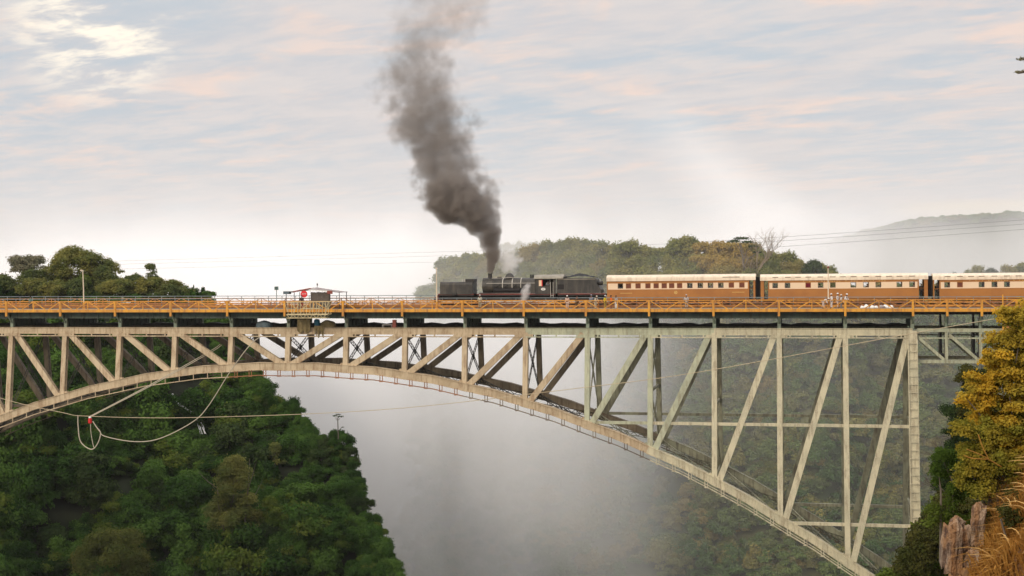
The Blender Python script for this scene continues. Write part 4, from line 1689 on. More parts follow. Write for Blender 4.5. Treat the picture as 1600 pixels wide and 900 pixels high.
for x, kf, c, lab in ((50.15, 0.6, (0.06, 0.05, 0.05), 'passenger in dark clothes at the leftmost open window of the first carriage'),
                      (51.40, -0.8, (0.55, 0.5, 0.48), 'passenger in pale shirt at the second open window of the first carriage'),
                      (52.66, 0.8, (0.60, 0.56, 0.52), 'passenger in white shirt at the third open window of the first carriage'),
                      (53.75, -0.9, (0.20, 0.08, 0.06), 'passenger in maroon top at the fourth open window of the first carriage'),
                      (60.35, 0.8, (0.08, 0.06, 0.06), 'passenger in dark top at the leftmost window of the middle carriage'),
                      (61.85, -0.8, (0.45, 0.40, 0.42), 'passenger in grey top at the second window of the middle carriage'),
                      (65.70, 0.8, (0.05, 0.05, 0.05), 'passenger in black at the window next to the red curtain'),
                      (71.35, 0.9, (0.20, 0.05, 0.06), 'passenger in dark red leaning at a see-through window of the middle carriage'),
                      (76.85, -0.9, (0.16, 0.05, 0.06), 'passenger in dark red at the window beside the right doorway'),
                      (80.85, 0.9, (0.22, 0.09, 0.08), 'passenger in maroon at the first window of the last carriage')):
    person(lab, (x, YC - 0.85, seat + G(x)), kf, 'sit', c, BLK, skin='skin2' if x > 52 else 'skin')

# ------------------------------------------------------------------ lamp posts, speaker pole
for label, x, y, zt in (('cream lamp post at the left of the deck in front of the trees', -28.1, 0.3, 7.35), ('cream lamp post in front of the locomotive front tank', 19.2, 0.3, 7.25),
                        ('cream lamp post in front of the middle carriage', 66.68, 0.3, 7.1)):
    t = thing('lamp_post', label, 'lamp post', (x, y, 2.32 + G(x)), 'cream lamp posts along the deck')
    h = zt - 2.3
    mb = MB()
    mb.tube([(0, 0, 0), (0, 0, h * 0.5), (-0.06 if x < 0 else 0, 0, h)], [0.085, 0.075, 0.055], 8)
    obj('pole', mb, M['pole'], t)
    mb = MB()
    mb.tube([(0, 0, 0), (0, 0, 0.12), (0, 0, 0.9)], [0.30, 0.14, 0.11], 8)
    obj('base', mb, M['orange'], t)
    mb = MB()
    if x < 0:
        mb.tube([(-0.06, 0, h), (-0.35, 0, h + 0.05)], 0.06, 6)
        mb.ball((-0.32, 0, h), 0.14, 0.10, 0.08)
    else:
        mb.ball((0, 0, h + 0.05), 0.13, 0.13, 0.13)
    obj('lamp', mb, M['pole'] if x < 60 else M['redbrown'], t)
t = thing('speaker_pole', 'thin grey pole with a square teal box near the bungee shelter', 'pole', (-2.9, 3.6, 2.3 + G(0)))
mb = MB()
mb.tube([(0, 0, 0), (0, 0, 2.6)], 0.05, 6)
obj('pole', mb, M['grey_rail'], t)
mb = MB()
mb.box(-0.22, 0.22, -0.15, 0.15, 2.4, 2.85)
obj('box', mb, M['teal'], t)
mb = MB()
for k in range(3):
    mb.box(-0.17, 0.17, -0.165, -0.15, 2.46 + 0.12 * k, 2.54 + 0.12 * k)
obj('grille', mb, M['green_steel'], t)

# ------------------------------------------------------------------ bungee station
gB = G(3)
t = thing('bungee_shelter', 'small shelter with sagging grey canopy, dark boards and red disc on the deck edge', 'shelter', (0, 0, 0))
mb = MB()
cx0, cx1, n1 = -0.6, 6.7, 18
for j in range(7):
    y = 0.2 + 3.4 * j / 6
    for i in range(n1 + 1):
        x = cx0 + (cx1 - cx0) * i / n1
        pk = 0.62 * (1 - abs((x - 2.9) / 3.8) ** 1.2)
        mb.v.append((x, y, 4.40 + gB + pk * (0.6 + 0.4 * math.sin(math.pi * j / 6)) + 0.05 * nz(x, y, 0, 1.5)))
for j in range(6):
    for i in range(n1):
        a = j * (n1 + 1) + i
        mb.f.append((a, a + 1, a + n1 + 2, a + n1 + 1))
o = len(mb.v)
mb.v += [(x, y, z - 0.05) for x, y, z in mb.v[:o]]
mb.f += [tuple(i + o for i in f)[::-1] for f in mb.f[:]]
obj('canopy', mb, M['canopy'], t)
mb = MB()
for i in range(n1):
    x = cx0 + (cx1 - cx0) * i / n1
    zz = mb_z = 4.40 + gB + 0.62 * (1 - abs((x - 2.9) / 3.8) ** 1.2) * 0.6
    if 2.6 < x < 5.4:
        mb.add([(x, 0.19, zz), (x + 0.4, 0.19, zz - 0.02), (x + 0.2, 0.17, zz - 0.26)], [(0, 1, 2)])
obj('valance', mb, M['white'], t)
mb = MB()
mb.bar((0.6, 0.15, 4.52 + gB), (2.9, 0.15, 4.93 + gB), 0.06, 0.14)
obj('red_trim', mb, M['redbrown'], t)
mb = MB()
for x, y in ((-0.4, 0.3), (-0.4, 3.3), (1.4, 0.3), (6.6, 0.3), (6.6, 3.3), (2.8, 3.3), (5.3, 0.3)):
    mb.bar((x, y, 2.3 + gB), (x, y, 4.45 + gB), 0.07, 0.07, (1, 0, 0))
obj('post', mb, M['dark_steel'], t)
for k in range(9):
    mb = MB()
    x = 2.75 + k * 0.29
    mb.box(x, x + 0.275, 0.55 + 0.01 * (k % 2), 0.60 + 0.01 * (k % 2), 2.35 + gB, 4.45 + gB - 0.02 * (k % 3))
    obj('board', mb, M['darkwood'], t)
mb = MB()
mb.box(-0.75, 0.05, 0.15, 0.9, 4.22 + gB, 4.58 + gB)
obj('dark_box', mb, M['greytarp'], t)
mb = MB()
mb.box(5.05, 5.75, 0.14, 0.22, 4.2 + gB, 4.62 + gB)
obj('red_flag', mb, M['redbrown'], t)
mb = MB()
mb.tube([(3.2, 1.8, 4.9 + gB), (3.2, 1.8, 5.6 + gB)], 0.035, 5)
mb.box(3.15, 3.3, 1.77, 1.83, 5.25 + gB, 5.5 + gB)
obj('aerial', mb, M['dark_steel'], t)
mb = MB()
mb.cyl((2.05, 4.22 + gB), 0.44, 'y', 0.02, 0.07, 24)
t2 = obj('round_sign', mb, M['redsign'])
tag(t2, 'round red sign with small white marks under the canopy', 'sign')
mb = MB()
for k, (dx, dz, hh) in enumerate(((-0.24, -0.05, 0.14), (-0.13, -0.02, 0.10), (-0.02, -0.04, 0.13), (0.10, 0.0, 0.09), (0.20, -0.05, 0.14))):
    mb.box(2.05 + dx, 2.05 + dx + 0.055, 0.008, 0.02, 4.22 + dz + gB, 4.22 + dz + hh + gB)
    mb.box(2.05 + dx, 2.05 + dx + 0.09, 0.008, 0.02, 4.22 + dz + hh - 0.04 + gB, 4.22 + dz + hh + gB)
obj('white_mark', mb, M['white'], t2)

t = thing('jump_platform', 'cream lattice cage hung outside the orange railing below the shelter', 'platform')
y0, y1 = -2.9, -1.55
zb0 = 1.72 + gB
mb = MB()
for y in (y0, y1):
    mb.bar((0.75, y, zb0), (6.1, y, zb0), 0.09, 0.12)
    mb.bar((0.75, y, zb0 - 0.42), (5.9, y, zb0 - 0.42), 0.07, 0.09)
    for k in range(12):
        x = 0.75 + k * 0.43
        mb.bar((x, y, zb0 - 0.42 * (k % 2)), (x + 0.43, y, zb0 - 0.42 * ((k + 1) % 2)), 0.05, 0.06)
mb.box(0.75, 6.1, y0, y1, zb0 + 0.02, zb0 + 0.07)
obj('floor_frame', mb, M['bamboo'], t)
mb = MB()
zt = zb0 + 1.55
for k in range(7):
    x = 0.95 + k * 0.8
    for y in (y0, y1):
        mb.bar((x, y, zb0), (x + 0.02 * k, y, zt), 0.06, 0.06, (1, 0, 0))
obj('post', mb, M['bamboo'], t)
mb = MB()
for y in (y0, y1):
    mb.bar((0.7, y, zt), (6.2, y, zt + 0.03), 0.07, 0.07)
    mb.bar((2.6, y, zb0 + 0.75), (5.0, y, zb0 + 0.75), 0.05, 0.06)
mb.bar((6.2, y0, zt), (5.8, y0, zb0), 0.06, 0.06)
mb.bar((1.0, y0, zb0 + 0.1), (0.55, y0, zt - 0.1), 0.06, 0.06)
mb.bar((0.75, y0, zt), (0.75, y1, zt), 0.06, 0.06)
mb.bar((6.15, y0, zt), (6.15, y1, zt), 0.06, 0.06)
obj('cage_rail', mb, M['bamboo'], t)
mb = MB()
for k in range(5):
    mb.bar((1.0 + k * 1.05, y1 + 0.05, zb0), (1.95 + k * 1.05, y1 + 0.05, zb0 + 1.35), 0.03, 0.05)
    mb.bar((1.95 + k * 1.05, y1 + 0.09, zb0), (1.0 + k * 1.05, y1 + 0.09, zb0 + 1.35), 0.03, 0.05)
obj('lattice', mb, M['bamboo'], t)


def drape(name, label, cat, x0, x1, ztop, zbot, m, y=-0.55, ragged=0.5, seed=1, folds=3.0):
    r = random.Random(seed)
    mb = MB()
    nx, nz_ = 14, 8
    for th in (0, 0.04):
        for j in range(nz_ + 1):
            for i in range(nx + 1):
                x = x0 + (x1 - x0) * i / nx
                zb2 = zbot + ragged * (0.5 + 0.5 * math.sin(i * 0.9 + seed)) * 0.8
                z = ztop + (zb2 - ztop) * j / nz_
                mb.v.append((x, y - th - 0.10 * math.sin(i * folds * 0.45 + seed) * (j / nz_ + 0.2), z))
        o = len(mb.v) - (nx + 1) * (nz_ + 1)
        for j in range(nz_):
            for i in range(nx):
                a = o + j * (nx + 1) + i
                mb.f.append((a, a + 1, a + nx + 2, a + nx + 1))
    return tag(obj(name, mb, m, None, True), label, cat)


drape('canvas_sheet', 'brown canvas hanging over the upper chord below the jump platform', 'canvas', 1.35, 3.05, 1.05 + gB, -0.75 + gB, M['tarp'], seed=2)
drape('canvas_sheet', 'small pointed brown canvas flap beside the hanging sheet', 'canvas', 3.55, 4.75, 0.25 + gB, -1.35 + gB, M['tarp'], seed=5, ragged=1.3)
mb = MB()
mb.tube([(3.55, 0.5, 0.02 + gB), (3.55, 0.5, 0.15 + gB), (3.55, 0.5, 0.85 + gB), (3.55, 0.5, 1.0 + gB)], [0.34, 0.38, 0.38, 0.30], 14)
t = tag(obj('barrel', mb, M['bluebin']), 'blue plastic barrel standing on the upper chord beside the canvas', 'barrel')
mb = MB()
mb.tube([(3.55, 0.5, 1.0 + gB), (3.55, 0.5, 1.05 + gB)], [0.2, 0.18], 12)
obj('lid', mb, M['greytarp'], t)


def bundle(label, x0, x1, y0, y1, z0, z1, m, seed):
    mb = MB()
    n = 14
    for j in range(7):
        a = j / 6
        for i in range(n):
            t_ = 2 * math.pi * i / n
            k = math.cos(a * math.pi / 2) ** 0.35
            cxx, sxx = math.cos(t_), math.sin(t_)
            q = 1.0 / max(abs(cxx), abs(sxx)) ** 0.7
            x = (x0 + x1) / 2 + (x1 - x0) / 2 * cxx * q * k
            y = (y0 + y1) / 2 + (y1 - y0) / 2 * sxx * q * k
            mb.v.append((x, y, z0 + (z1 - z0) * (math.sin(a * math.pi / 2)) * (0.88 + 0.22 * nz(x, y, seed, 1.3))))
    for j in range(6):
        for i in range(n):
            i2 = (i + 1) % n
            mb.f.append((j * n + i, j * n + i2, (j + 1) * n + i2, (j + 1) * n + i))
    return tag(obj('tarpaulin_bundle', mb, m, None, True), label, 'bundle')


bundle('blue-grey and brown covered bundle to the right of the blue barrel', 4.0, 6.0, -0.1, 1.2, 0.02 + gB, 0.95 + gB, M['tarp'], 3)
bundle('dark blue-grey tarpaulin bundle on the chord left of the platform', -4.6, -2.5, 0.0, 1.5, 0.04 + gB, 0.9 + gB, M['greytarp'], 7)
t = thing('bench', 'small pale and brown trestle standing on the chord right of the canvas', 'trestle', (13.2, 0.0, 0.02 + G(13)))
mb = MB()
mb.box(-0.9, 0.4, -0.3, 0.3, 0.30, 0.38)
obj('top', mb, M['canopy'], t)
mb = MB()
for x in (-0.85, 0.3):
    mb.bar((x, -0.25, 0), (x, -0.25, 0.3), 0.06, 0.06, (1, 0, 0))
    mb.bar((x, 0.25, 0), (x, 0.25, 0.3), 0.06, 0.06, (1, 0, 0))
obj('leg', mb, M['canopy'], t)
mb = MB()
mb.box(0.42, 0.85, -0.25, 0.25, 0.0, 0.95)
obj('crate', mb, M['redbrown'], t)
# white sacks on the road
r = random.Random(4)
for i in range(7):
    x = 70.7 + i * 0.55 + r.uniform(-0.1, 0.1)
    mb = MB()
    mb.ball((0, 0, 0), r.uniform(0.28, 0.48), 0.3, r.uniform(0.22, 0.42), 10, 5, 0.0)
    for q in range(len(mb.v)):
        p = mb.v[q]
        mb.v[q] = (p[0] * (1 + 0.3 * nz(p[0], p[1], i, 2)), p[1], p[2] * (1 + 0.35 * nz(p[0], i, p[2], 2.5)))
    o = obj('white_sack', mb, M['white'] if i != 4 else M['canopy'], None, True)
    o.location = (x, 3.6 + r.uniform(-0.3, 0.3), 2.26 + G(x))
    tag(o, ('leftmost', 'second', 'third', 'fourth', 'greyish fifth', 'sixth', 'rightmost')[i] + ' white sack of the row against the track barrier', 'sack', 'row of white sacks below the middle carriage')


# ------------------------------------------------------------------ ropes, cables, wires
def spline(pts, n=10):
    out = []
    P_ = [Vector(p) for p in pts]
    P_ = [P_[0] * 2 - P_[1]] + P_ + [P_[-1] * 2 - P_[-2]]
    for i in range(1, len(P_) - 2):
        for k in range(n):
            t = k / n
            a, b, c, d = P_[i - 1:i + 3]
            out.append(0.5 * ((2 * b) + (c - a) * t + (2 * a - 5 * b + 4 * c - d) * t * t + (3 * b - a - 3 * c + d) * t ** 3))
    out.append(P_[-2])
    return out


YR = -5.0
t = thing('bungee_rope', 'pale bungee rope hanging in loops from the bridge in front of the left forest', 'rope', (0, 0, 0))
mb = MB()
mb.tube(spline([(-2.6, -3, -0.9), (-3.33, YR, -1.95), (-5.88, YR, -5.12), (-8.89, YR, -9.5), (-11.04, YR, -11.51), (-15.33, YR, -13.56), (-18.78, YR, -14.0), (-22.66, YR, -13.4), (-23.5, YR, -12.7), (-24.38, YR, -11.5)]), 0.058, 6)
obj('main_rope', mb, M['rope'], t)
mb = MB()
mb.tube(spline([(-26.39, YR, -10.75), (-26.39, YR, -12.06), (-26.08, YR, -14.08), (-24.69, YR, -15.04), (-23.81, YR, -14.38), (-23.35, YR, -13.0), (-23.9, YR, -12.2), (-24.38, YR, -11.5)]), 0.07, 6)
mb.tube(spline([(-24.66, YR, -11.4), (-24.66, YR, -12.85), (-24.34, YR, -14.63), (-24.1, YR, -14.8)]), 0.045, 5)
obj('loop', mb, M['rope'], t)
mb = MB()
mb.tube(spline([(-24.7, YR, -10.95), (-17.38, -4.2, -7.31), (-10.91, 0.5, -3.2), (-9.6, 1.5, -2.2)]), 0.055, 6)
mb.tube(spline([(-24.9, YR, -10.95), (-17.58, -4.2, -7.25), (-11.11, 0.5, -3.1), (-9.8, 1.5, -2.1)]), 0.055, 6)
obj('tether', mb, M['rope'], t)
t = thing('harness_bag', 'red harness bag with white top clipped to the cable at the rope loops', 'bag', (-24.75, YR, -11.35))
mb = MB()
mb.tube([(0, 0, -0.45), (0, 0, -0.35), (0, 0, 0.15), (0, 0, 0.3)], [0.12, 0.26, 0.24, 0.1], 10)
obj('bag', mb, M['redbag'], t)
mb = MB()
mb.tube([(0, 0, 0.28), (0, 0, 0.45)], [0.2, 0.13], 10)
obj('white_top', mb, M['white'], t)
mb = MB()
pts = [(-55, 2, -4.5), (-39.5, -2.5, -8.6), (-28.64, -5.2, -10.36), (-24.8, -5.0, -10.86), (-10.6, -5.5, -10.85), (14.07, -6, -9.63), (37.5, -6, -6.97), (52.47, -6, -4.91), (76.11, -6, -0.53), (87.8, -6, 1.57), (96, -6, 3.2)]
mb.tube(spline(pts, 8), 0.038, 6)
tag(obj('slide_cable', mb, M['cable']), 'thin pale steel cable sagging across the gorge in front of the arch', 'cable')
wires = [('upper', [(-185, 11.0), (-66, 12.7), (0, 13.8), (62.3, 16.4), (130, 20.3), (150, 21.5)]), ('middle', [(-185, 9.9), (-66, 11.4), (0, 12.6), (62.3, 15.2), (130, 19.0), (150, 20.2)]), ('lowest', [(-185, 8.3), (-66, 9.4), (0, 10.4), (62.3, 13.4), (130, 17.4), (150, 18.8)])]
for nm, p in wires:
    mb = MB()
    mb.tube(spline([(x, 300, z) for x, z in p], 8), 0.055, 5)
    tag(obj('power_line', mb, M['wire']), '%s of the three faint power lines strung across the sky' % nm, 'power line', 'power lines across the sky')

# ------------------------------------------------------------------ trees and other plants
crown_cache = {}


def crown_mesh(key, seed, rx, rz, n, style, per, size, m, cr=0.36):
    if key not in crown_cache:
        crown_cache[key] = quads_mesh('crown', leaves(crown_clumps(seed, rx, rz, n, style, cr), per, size, seed), m)
    return crown_cache[key]


def tree(label, x, y, z, h, rx, style, m, seed, group=None, per=14, size=0.42, crown_h=None, key=None, n=26, bark='bark', name='tree', cr=0.36, limbs=5):
    """h: full height above z; the crown fills the top crown_h metres"""
    ch = crown_h if crown_h else h * 0.7
    t = thing(name, label, 'tree', (x, y, z), group, (seed * 1.7) % 6.28)
    tm = trunk_mb(h - ch * 0.5, max(0.16, rx * 0.055), seed, limbs, rx * 0.55)
    obj('trunk', tm, M[bark], t)
    if key is None:
        me = quads_mesh('crown', leaves(crown_clumps(seed, rx, ch / 2, n, style, cr), per, size, seed), m)
        k = 1.0
    else:
        me = crown_mesh(key, *key[1:], m) if False else crown_cache[key]
        k = rx / me['rx']
    o = obj('crown', me, None, t)
    o.location = (0, 0, h - ch / 2)
    if key is not None:
        o.scale = (k, k, (ch / 2) / me['rz'])
    return t


# trees on the plateau to the left, behind the deck
LT = [('big broad-crowned tree with olive green top behind the left lamp post', -87.0, 112, 1.3, 11.2, 6.6, 'round', 'lf_left', 3, 10.0),
      ('thin grey-green open crowned tree at the left edge of the photograph', -99.0, 113, 1.3, 9.9, 4.0, 'flat', 'lf_pale', 5, 5.5),
      ('dark round tree to the right of the big olive tree', -79.3, 109, 1.3, 7.4, 3.4, 'round', 'lf_left_dim', 7, 6.5),
      ('pointed dark grey-green tree standing alone above the left deck', -70.8, 113, 1.2, 8.0, 3.3, 'cone', 'lf_left_dim', 9, 7.0),
      ('low dark tree below the open crowned tree on the far left', -102.5, 108, 1.3, 5.2, 4.2, 'round', 'lf_left_dim', 11, 4.8),
      ('low bushy green tree in front of the big olive tree', -92.5, 105, 1.3, 4.6, 3.6, 'round', 'lf_left', 13, 4.3),
      ('low spreading green tree between the big olive and pointed trees', -75.0, 106, 1.3, 4.6, 3.8, 'round', 'lf_left', 15, 4.3),
      ('low dim green tree to the right of the pointed tree', -66.2, 110, 1.2, 4.4, 3.8, 'flat', 'lf_left', 17, 4.2),
      ('lowest dim tree at the end of the left tree row', -61.6, 109, 0.9, 2.9, 2.8, 'flat', 'lf_left_dim', 19, 2.8),
      ('small dark tree under the right side of the big olive tree', -82.5, 105, 1.3, 4.4, 3.4, 'round', 'lf_left_dim', 21, 4.2),
      ('rounded tree filling the gap right of the open crowned tree', -95.0, 109, 1.3, 6.6, 3.6, 'round', 'lf_left_dim', 23, 6.2),
      ('low rounded tree behind the foot of the left lamp post', -87.5, 104, 1.3, 4.0, 3.8, 'round', 'lf_left', 25, 4.0),
      ('rounded tree tucked under the right flank of the big olive tree', -81.0, 113, 1.3, 8.6, 3.6, 'round', 'lf_left', 27, 7.8),
      ('small rounded tree left of the pointed tree', -73.2, 110, 1.3, 5.6, 2.8, 'round', 'lf_left_dim', 29, 5.2),
      ('small rounded tree right at the foot of the pointed tree', -68.6, 107, 1.3, 4.9, 3.0, 'round', 'lf_left', 31, 4.6),
      ('low scrubby tree second from the end of the left tree row', -63.8, 106, 1.0, 3.5, 2.6, 'round', 'lf_left_dim', 33, 3.4)]
for lab, x, y, z, h, rx, st, m, sd_, ch in LT:
    tree(lab, x, y, z, h, rx, st, M[m], sd_, 'trees on the plateau left of the gorge', per=19, size=0.36, crown_h=ch, n=80 if rx > 5 else 40,
         cr=0.24 if rx > 5 else 0.31)

# shared crown meshes for the many trees of the hillside and of the far wall
FV = []
for i, (st, mm) in enumerate((('round', 'lf_forest'), ('flat', 'lf_forest'), ('round', 'lf_dark'), ('round', 'lf_forest'), ('cone', 'lf_forest'), ('flat', 'lf_bank'))):
    me = quads_mesh('crown', leaves(crown_clumps(50 + i, 2.4, 1.9, 16, st, 0.42), 24, 0.28, 50 + i), M[mm])
    FV.append(me)


def hill_tree(label, x, z, up, rx, ch, m, seed, style='round', trunks=1, size=0.30, n=30, per=24, bark='bark', dy=0.0):
    """a tree standing on the spur at height z, its top 'up' metres above"""
    d = edge_x(z) - x
    X, Y, Z = spur(z, d)
    t = thing('tree', label, 'tree', (X, Y + dy, Z), 'large trees on the wooded hillside')
    mb = MB()
    for k in range(trunks):
        tm = trunk_mb(up - ch * 0.4, 0.22, seed + k, 4, rx * 0.5)
        o = len(mb.v)
        dx = (k - (trunks - 1) / 2) * 1.3
        mb.v += [(p[0] + dx, p[1] - 0.4 * k, p[2]) for p in tm.v]
        mb.f += [tuple(q + o for q in f) for f in tm.f]
    obj('trunk', mb, M[bark], t)
    o = obj('crown', quads_mesh('crown', leaves(crown_clumps(seed, rx, ch / 2, n, style, 0.32), per, size, seed), M[m]), None, t)
    o.location = (0, 0, up - ch / 2)
    return t


hill_tree('tall pale trunked tree with drooping olive green crown in the middle of the hillside', -27.5, -41.0, 19.5, 6.0, 16.5, 'lf_green', 31, 'cone', 3, n=64)
hill_tree('low olive tree at the bottom left of the hillside', -45.0, -43.5, 9.5, 6.0, 9.0, 'lf_olive', 33, 'round', 2, n=46)
hill_tree('bright green tree near the bottom of the hillside edge', -19.5, -35.0, 7.0, 3.4, 7.0, 'lf_bank', 35, 'round', 1)
hill_tree('dark round tree on the hillside rim beside the thin bare tree', -20.0, -28.0, 4.6, 2.4, 4.4, 'lf_dark', 37, 'round', 1)
hill_tree('mid green tree above the lower rim of the hillside', -12.8, -36.5, 5.5, 2.8, 5.6, 'lf_forest', 39, 'round', 1)
hill_tree('feathery light green tree below the hillside rim, left of the thin bare tree', -27.0, -27.0, 4.5, 2.8, 4.5, 'lf_green', 41, 'cone', 1)


def scatter(name, pts, meshes, label, mats_hint=None):
    """one object: leafy crowns instanced on points by geometry nodes. pts: (x,y,z,scale,rotz,index,flat)"""
    me = bpy.data.meshes.new(name)
    n = len(pts)
    me.vertices.add(n)
    me.vertices.foreach_set('co', np.array([p[:3] for p in pts], dtype=np.float32).reshape(-1))
    for an, tp in (('scl', 'FLOAT_VECTOR'), ('rot', 'FLOAT_VECTOR'), ('idx', 'INT')):
        me.attributes.new(an, tp, 'POINT')
    me.attributes['scl'].data.foreach_set('vector', np.array([(p[3], p[3], p[3] * p[6]) for p in pts], dtype=np.float32).reshape(-1))
    me.attributes['rot'].data.foreach_set('vector', np.array([(0, 0, p[4]) for p in pts], dtype=np.float32).reshape(-1))
    me.attributes['idx'].data.foreach_set('value', np.array([p[5] for p in pts], dtype=np.int32))
    o = bpy.data.objects.new(name, me)
    col.objects.link(o)
    ng = bpy.data.node_groups.new('leafy_scatter', 'GeometryNodeTree')
    ng.interface.new_socket('Geometry', in_out='INPUT', socket_type='NodeSocketGeometry')
    ng.interface.new_socket('Geometry', in_out='OUTPUT', socket_type='NodeSocketGeometry')
    N, L = ng.nodes, ng.links
    gi, go = N.new('NodeGroupInput'), N.new('NodeGroupOutput')
    iop = N.new('GeometryNodeInstanceOnPoints')
    iop.inputs['Pick Instance'].default_value = True
    j = N.new('GeometryNodeJoinGeometry')
    for src in reversed(meshes):
        oi = N.new('GeometryNodeObjectInfo')
        oi.inputs['Object'].default_value = src
        oi.inputs['As Instance'].default_value = True
        L.new(oi.outputs['Geometry'], j.inputs[0])
    L.new(gi.outputs[0], iop.inputs['Points'])
    L.new(j.outputs[0], iop.inputs['Instance'])
    for an, tp, sock in (('scl', 'FLOAT_VECTOR', 'Scale'), ('rot', 'FLOAT_VECTOR', 'Rotation'), ('idx', 'INT', 'Instance Index')):
        na = N.new('GeometryNodeInputNamedAttribute')
        na.data_type = tp
        na.inputs['Name'].default_value = an
        L.new(na.outputs['Attribute'], iop.inputs[sock])
    L.new(iop.outputs[0], go.inputs[0])
    o.modifiers.new('scatter', 'NODES').node_group = ng
    o['kind'] = 'stuff'
    o['label'] = label
    return o


# a few real shrubs on the spur carry the crown meshes that the forest repeats
src = []
for i, me in enumerate(FV):
    z = (-31.5, -26.0, -36.5, -23.0, -30.0, -14.5)[i]
    d = (3.0, 12.0, 16.0, 6.0, 21.0, 4.0)[i]
    X, Y, Z = spur(z, d)
    t = thing('shrub', None, 'shrub', (X, Y, Z), 'leafy shrubs in the hillside forest')
    t['label'] = ('rounded green shrub near the lower rim of the wooded hillside', 'flat green shrub in the middle of the wooded hillside', 'dark rounded shrub low on the wooded hillside',
                  'green shrub just under the upper rim of the hillside', 'pointed green shrub on the left of the hillside', 'flat olive green shrub near the top of the hillside rim')[i]
    tm = trunk_mb(1.2, 0.1, 70 + i, 3, 0.8)
    obj('stem', tm, M['bark'], t)
    o = obj('crown', me, None, t)
    o.location = (0, 0, 1.5)
    src.append(o)

pts = []
r = random.Random(21)
tries = 0
while len(pts) < 3600 and tries < 20000:
    tries += 1
    z = -60 + 61.5 * r.random()
    d = -1.0 + 95 * r.random() ** 1.2
    X, Y, Z = spur(z, d)
    # the bare gully of the little waterfall
    if -24.5 < Z < -14.0 and abs(X - (-45.2 + (-19.4 - Z) * 0.84)) < 2.0:
        continue
    if d > 4 and nz(X, Y, Z, 0.16) < -0.20:
        continue
    s = r.uniform(0.40, 1.0) * (1.2 if d > 10 else 0.85)
    if d > 8 and r.random() < 0.17:
        s *= 1.7
    if Z > -6:
        s *= 0.8
    pts.append((X, Y, Z + 0.9 * s, s, r.uniform(0, 6.28), r.choice((0, 0, 1, 2, 3, 3, 4, 5)), r.uniform(0.75, 1.45)))
# the side of the spur that faces the gorge
for i in range(1300):
    z = -60 + 60.5 * r.random()
    q = r.random() ** 1.3 * 0.75
    x, y, zz = spur_fn(0.7 + 0.3 * q, (z + 62) / 63.5)
    s = r.uniform(0.30, 0.62)
    pts.append((x + 0.2, y, zz + 0.4 * s, s, r.uniform(0, 6.28), r.choice((0, 2, 2, 3, 1)), r.uniform(0.8, 1.1)))
scatter('hillside_forest', pts, src, 'dense dark green forest covering the left hillside')

# little waterfall in its gully
t = thing('waterfall', 'thin white waterfall dropping down the dark hillside behind the rope loop', 'waterfall')
prev = None
path = [(-49.2, -15.0), (-47.6, -17.0), (-45.9, -19.2), (-43.9, -21.5), (-42.4, -23.1)]
for k, (off, wd, a, b) in enumerate(((0.0, 0.13, 0, 4), (0.42, 0.10, 1, 4), (-0.55, 0.10, 2, 4), (0.2, 0.10, 0, 3), (-0.25, 0.11, 1, 4), (0.65, 0.07, 2, 4), (-0.75, 0.07, 3, 4))):
    P3 = []
    for x, z in path[a:b + 1]:
        X, Y, Z = spur(z, edge_x(z) - x)
        P3.append((X + off * (0.4 + 0.2 * len(P3)), Y - 4.6 - 0.1 * k, Z + 0.5))
    sp = spline(P3, 6)
    mb = MB()
    n = len(sp)
    mb.tube([p + Vector((0.16 * nz(p.x, k * 7, p.z, 0.9), 0, 0)) for p in sp], [wd * 0.95 * (1.25 - 0.75 * i / n) * (0.35 + 0.9 * abs(nz(p.x, k, p.z, 1.3)) + 0.35 * i / n) * 1.1 for i, p in enumerate(sp)], 7)
    obj('water_strand', mb, M['water_white'], t, True)

# thin dead tree on the rim
X, Y, Z = spur(-26.5, 1.0)
t = thing('bare_tree', 'thin bare tree with a small flat top on the hillside rim', 'tree', (X - 0.3, Y, Z + 2.0))
mb = MB()
mb.tube([(0, 0, -2.6), (0.05, 0, 2), (-0.02, 0, 4.2), (0.03, 0, 5.6)], [0.12, 0.10, 0.08, 0.05], 6)
for a, h, l in ((0.3, 5.2, 0.8), (2.8, 5.3, 0.75), (1.2, 5.5, 0.6), (4.0, 5.0, 0.6), (0.1, 3.4, 0.9)):
    mb.tube([(0, 0, h - 0.5), (l * 0.5 * math.cos(a), l * 0.5 * math.sin(a), h - 0.1), (l * math.cos(a), l * math.sin(a), h + 0.12)], [0.05, 0.035, 0.02], 5)
obj('trunk', mb, M['bark'], t)
o = obj('crown', quads_mesh('crown', leaves([(0.55, 0, 5.4, 0.5, 0.4, 0.14), (-0.5, 0, 5.5, 0.45, 0.4, 0.13), (0.05, 0, 5.75, 0.5, 0.4, 0.12), (0.85, 0, 3.5, 0.25, 0.2, 0.1)], 18, 0.16, 5), M['lf_dark']), None, t)

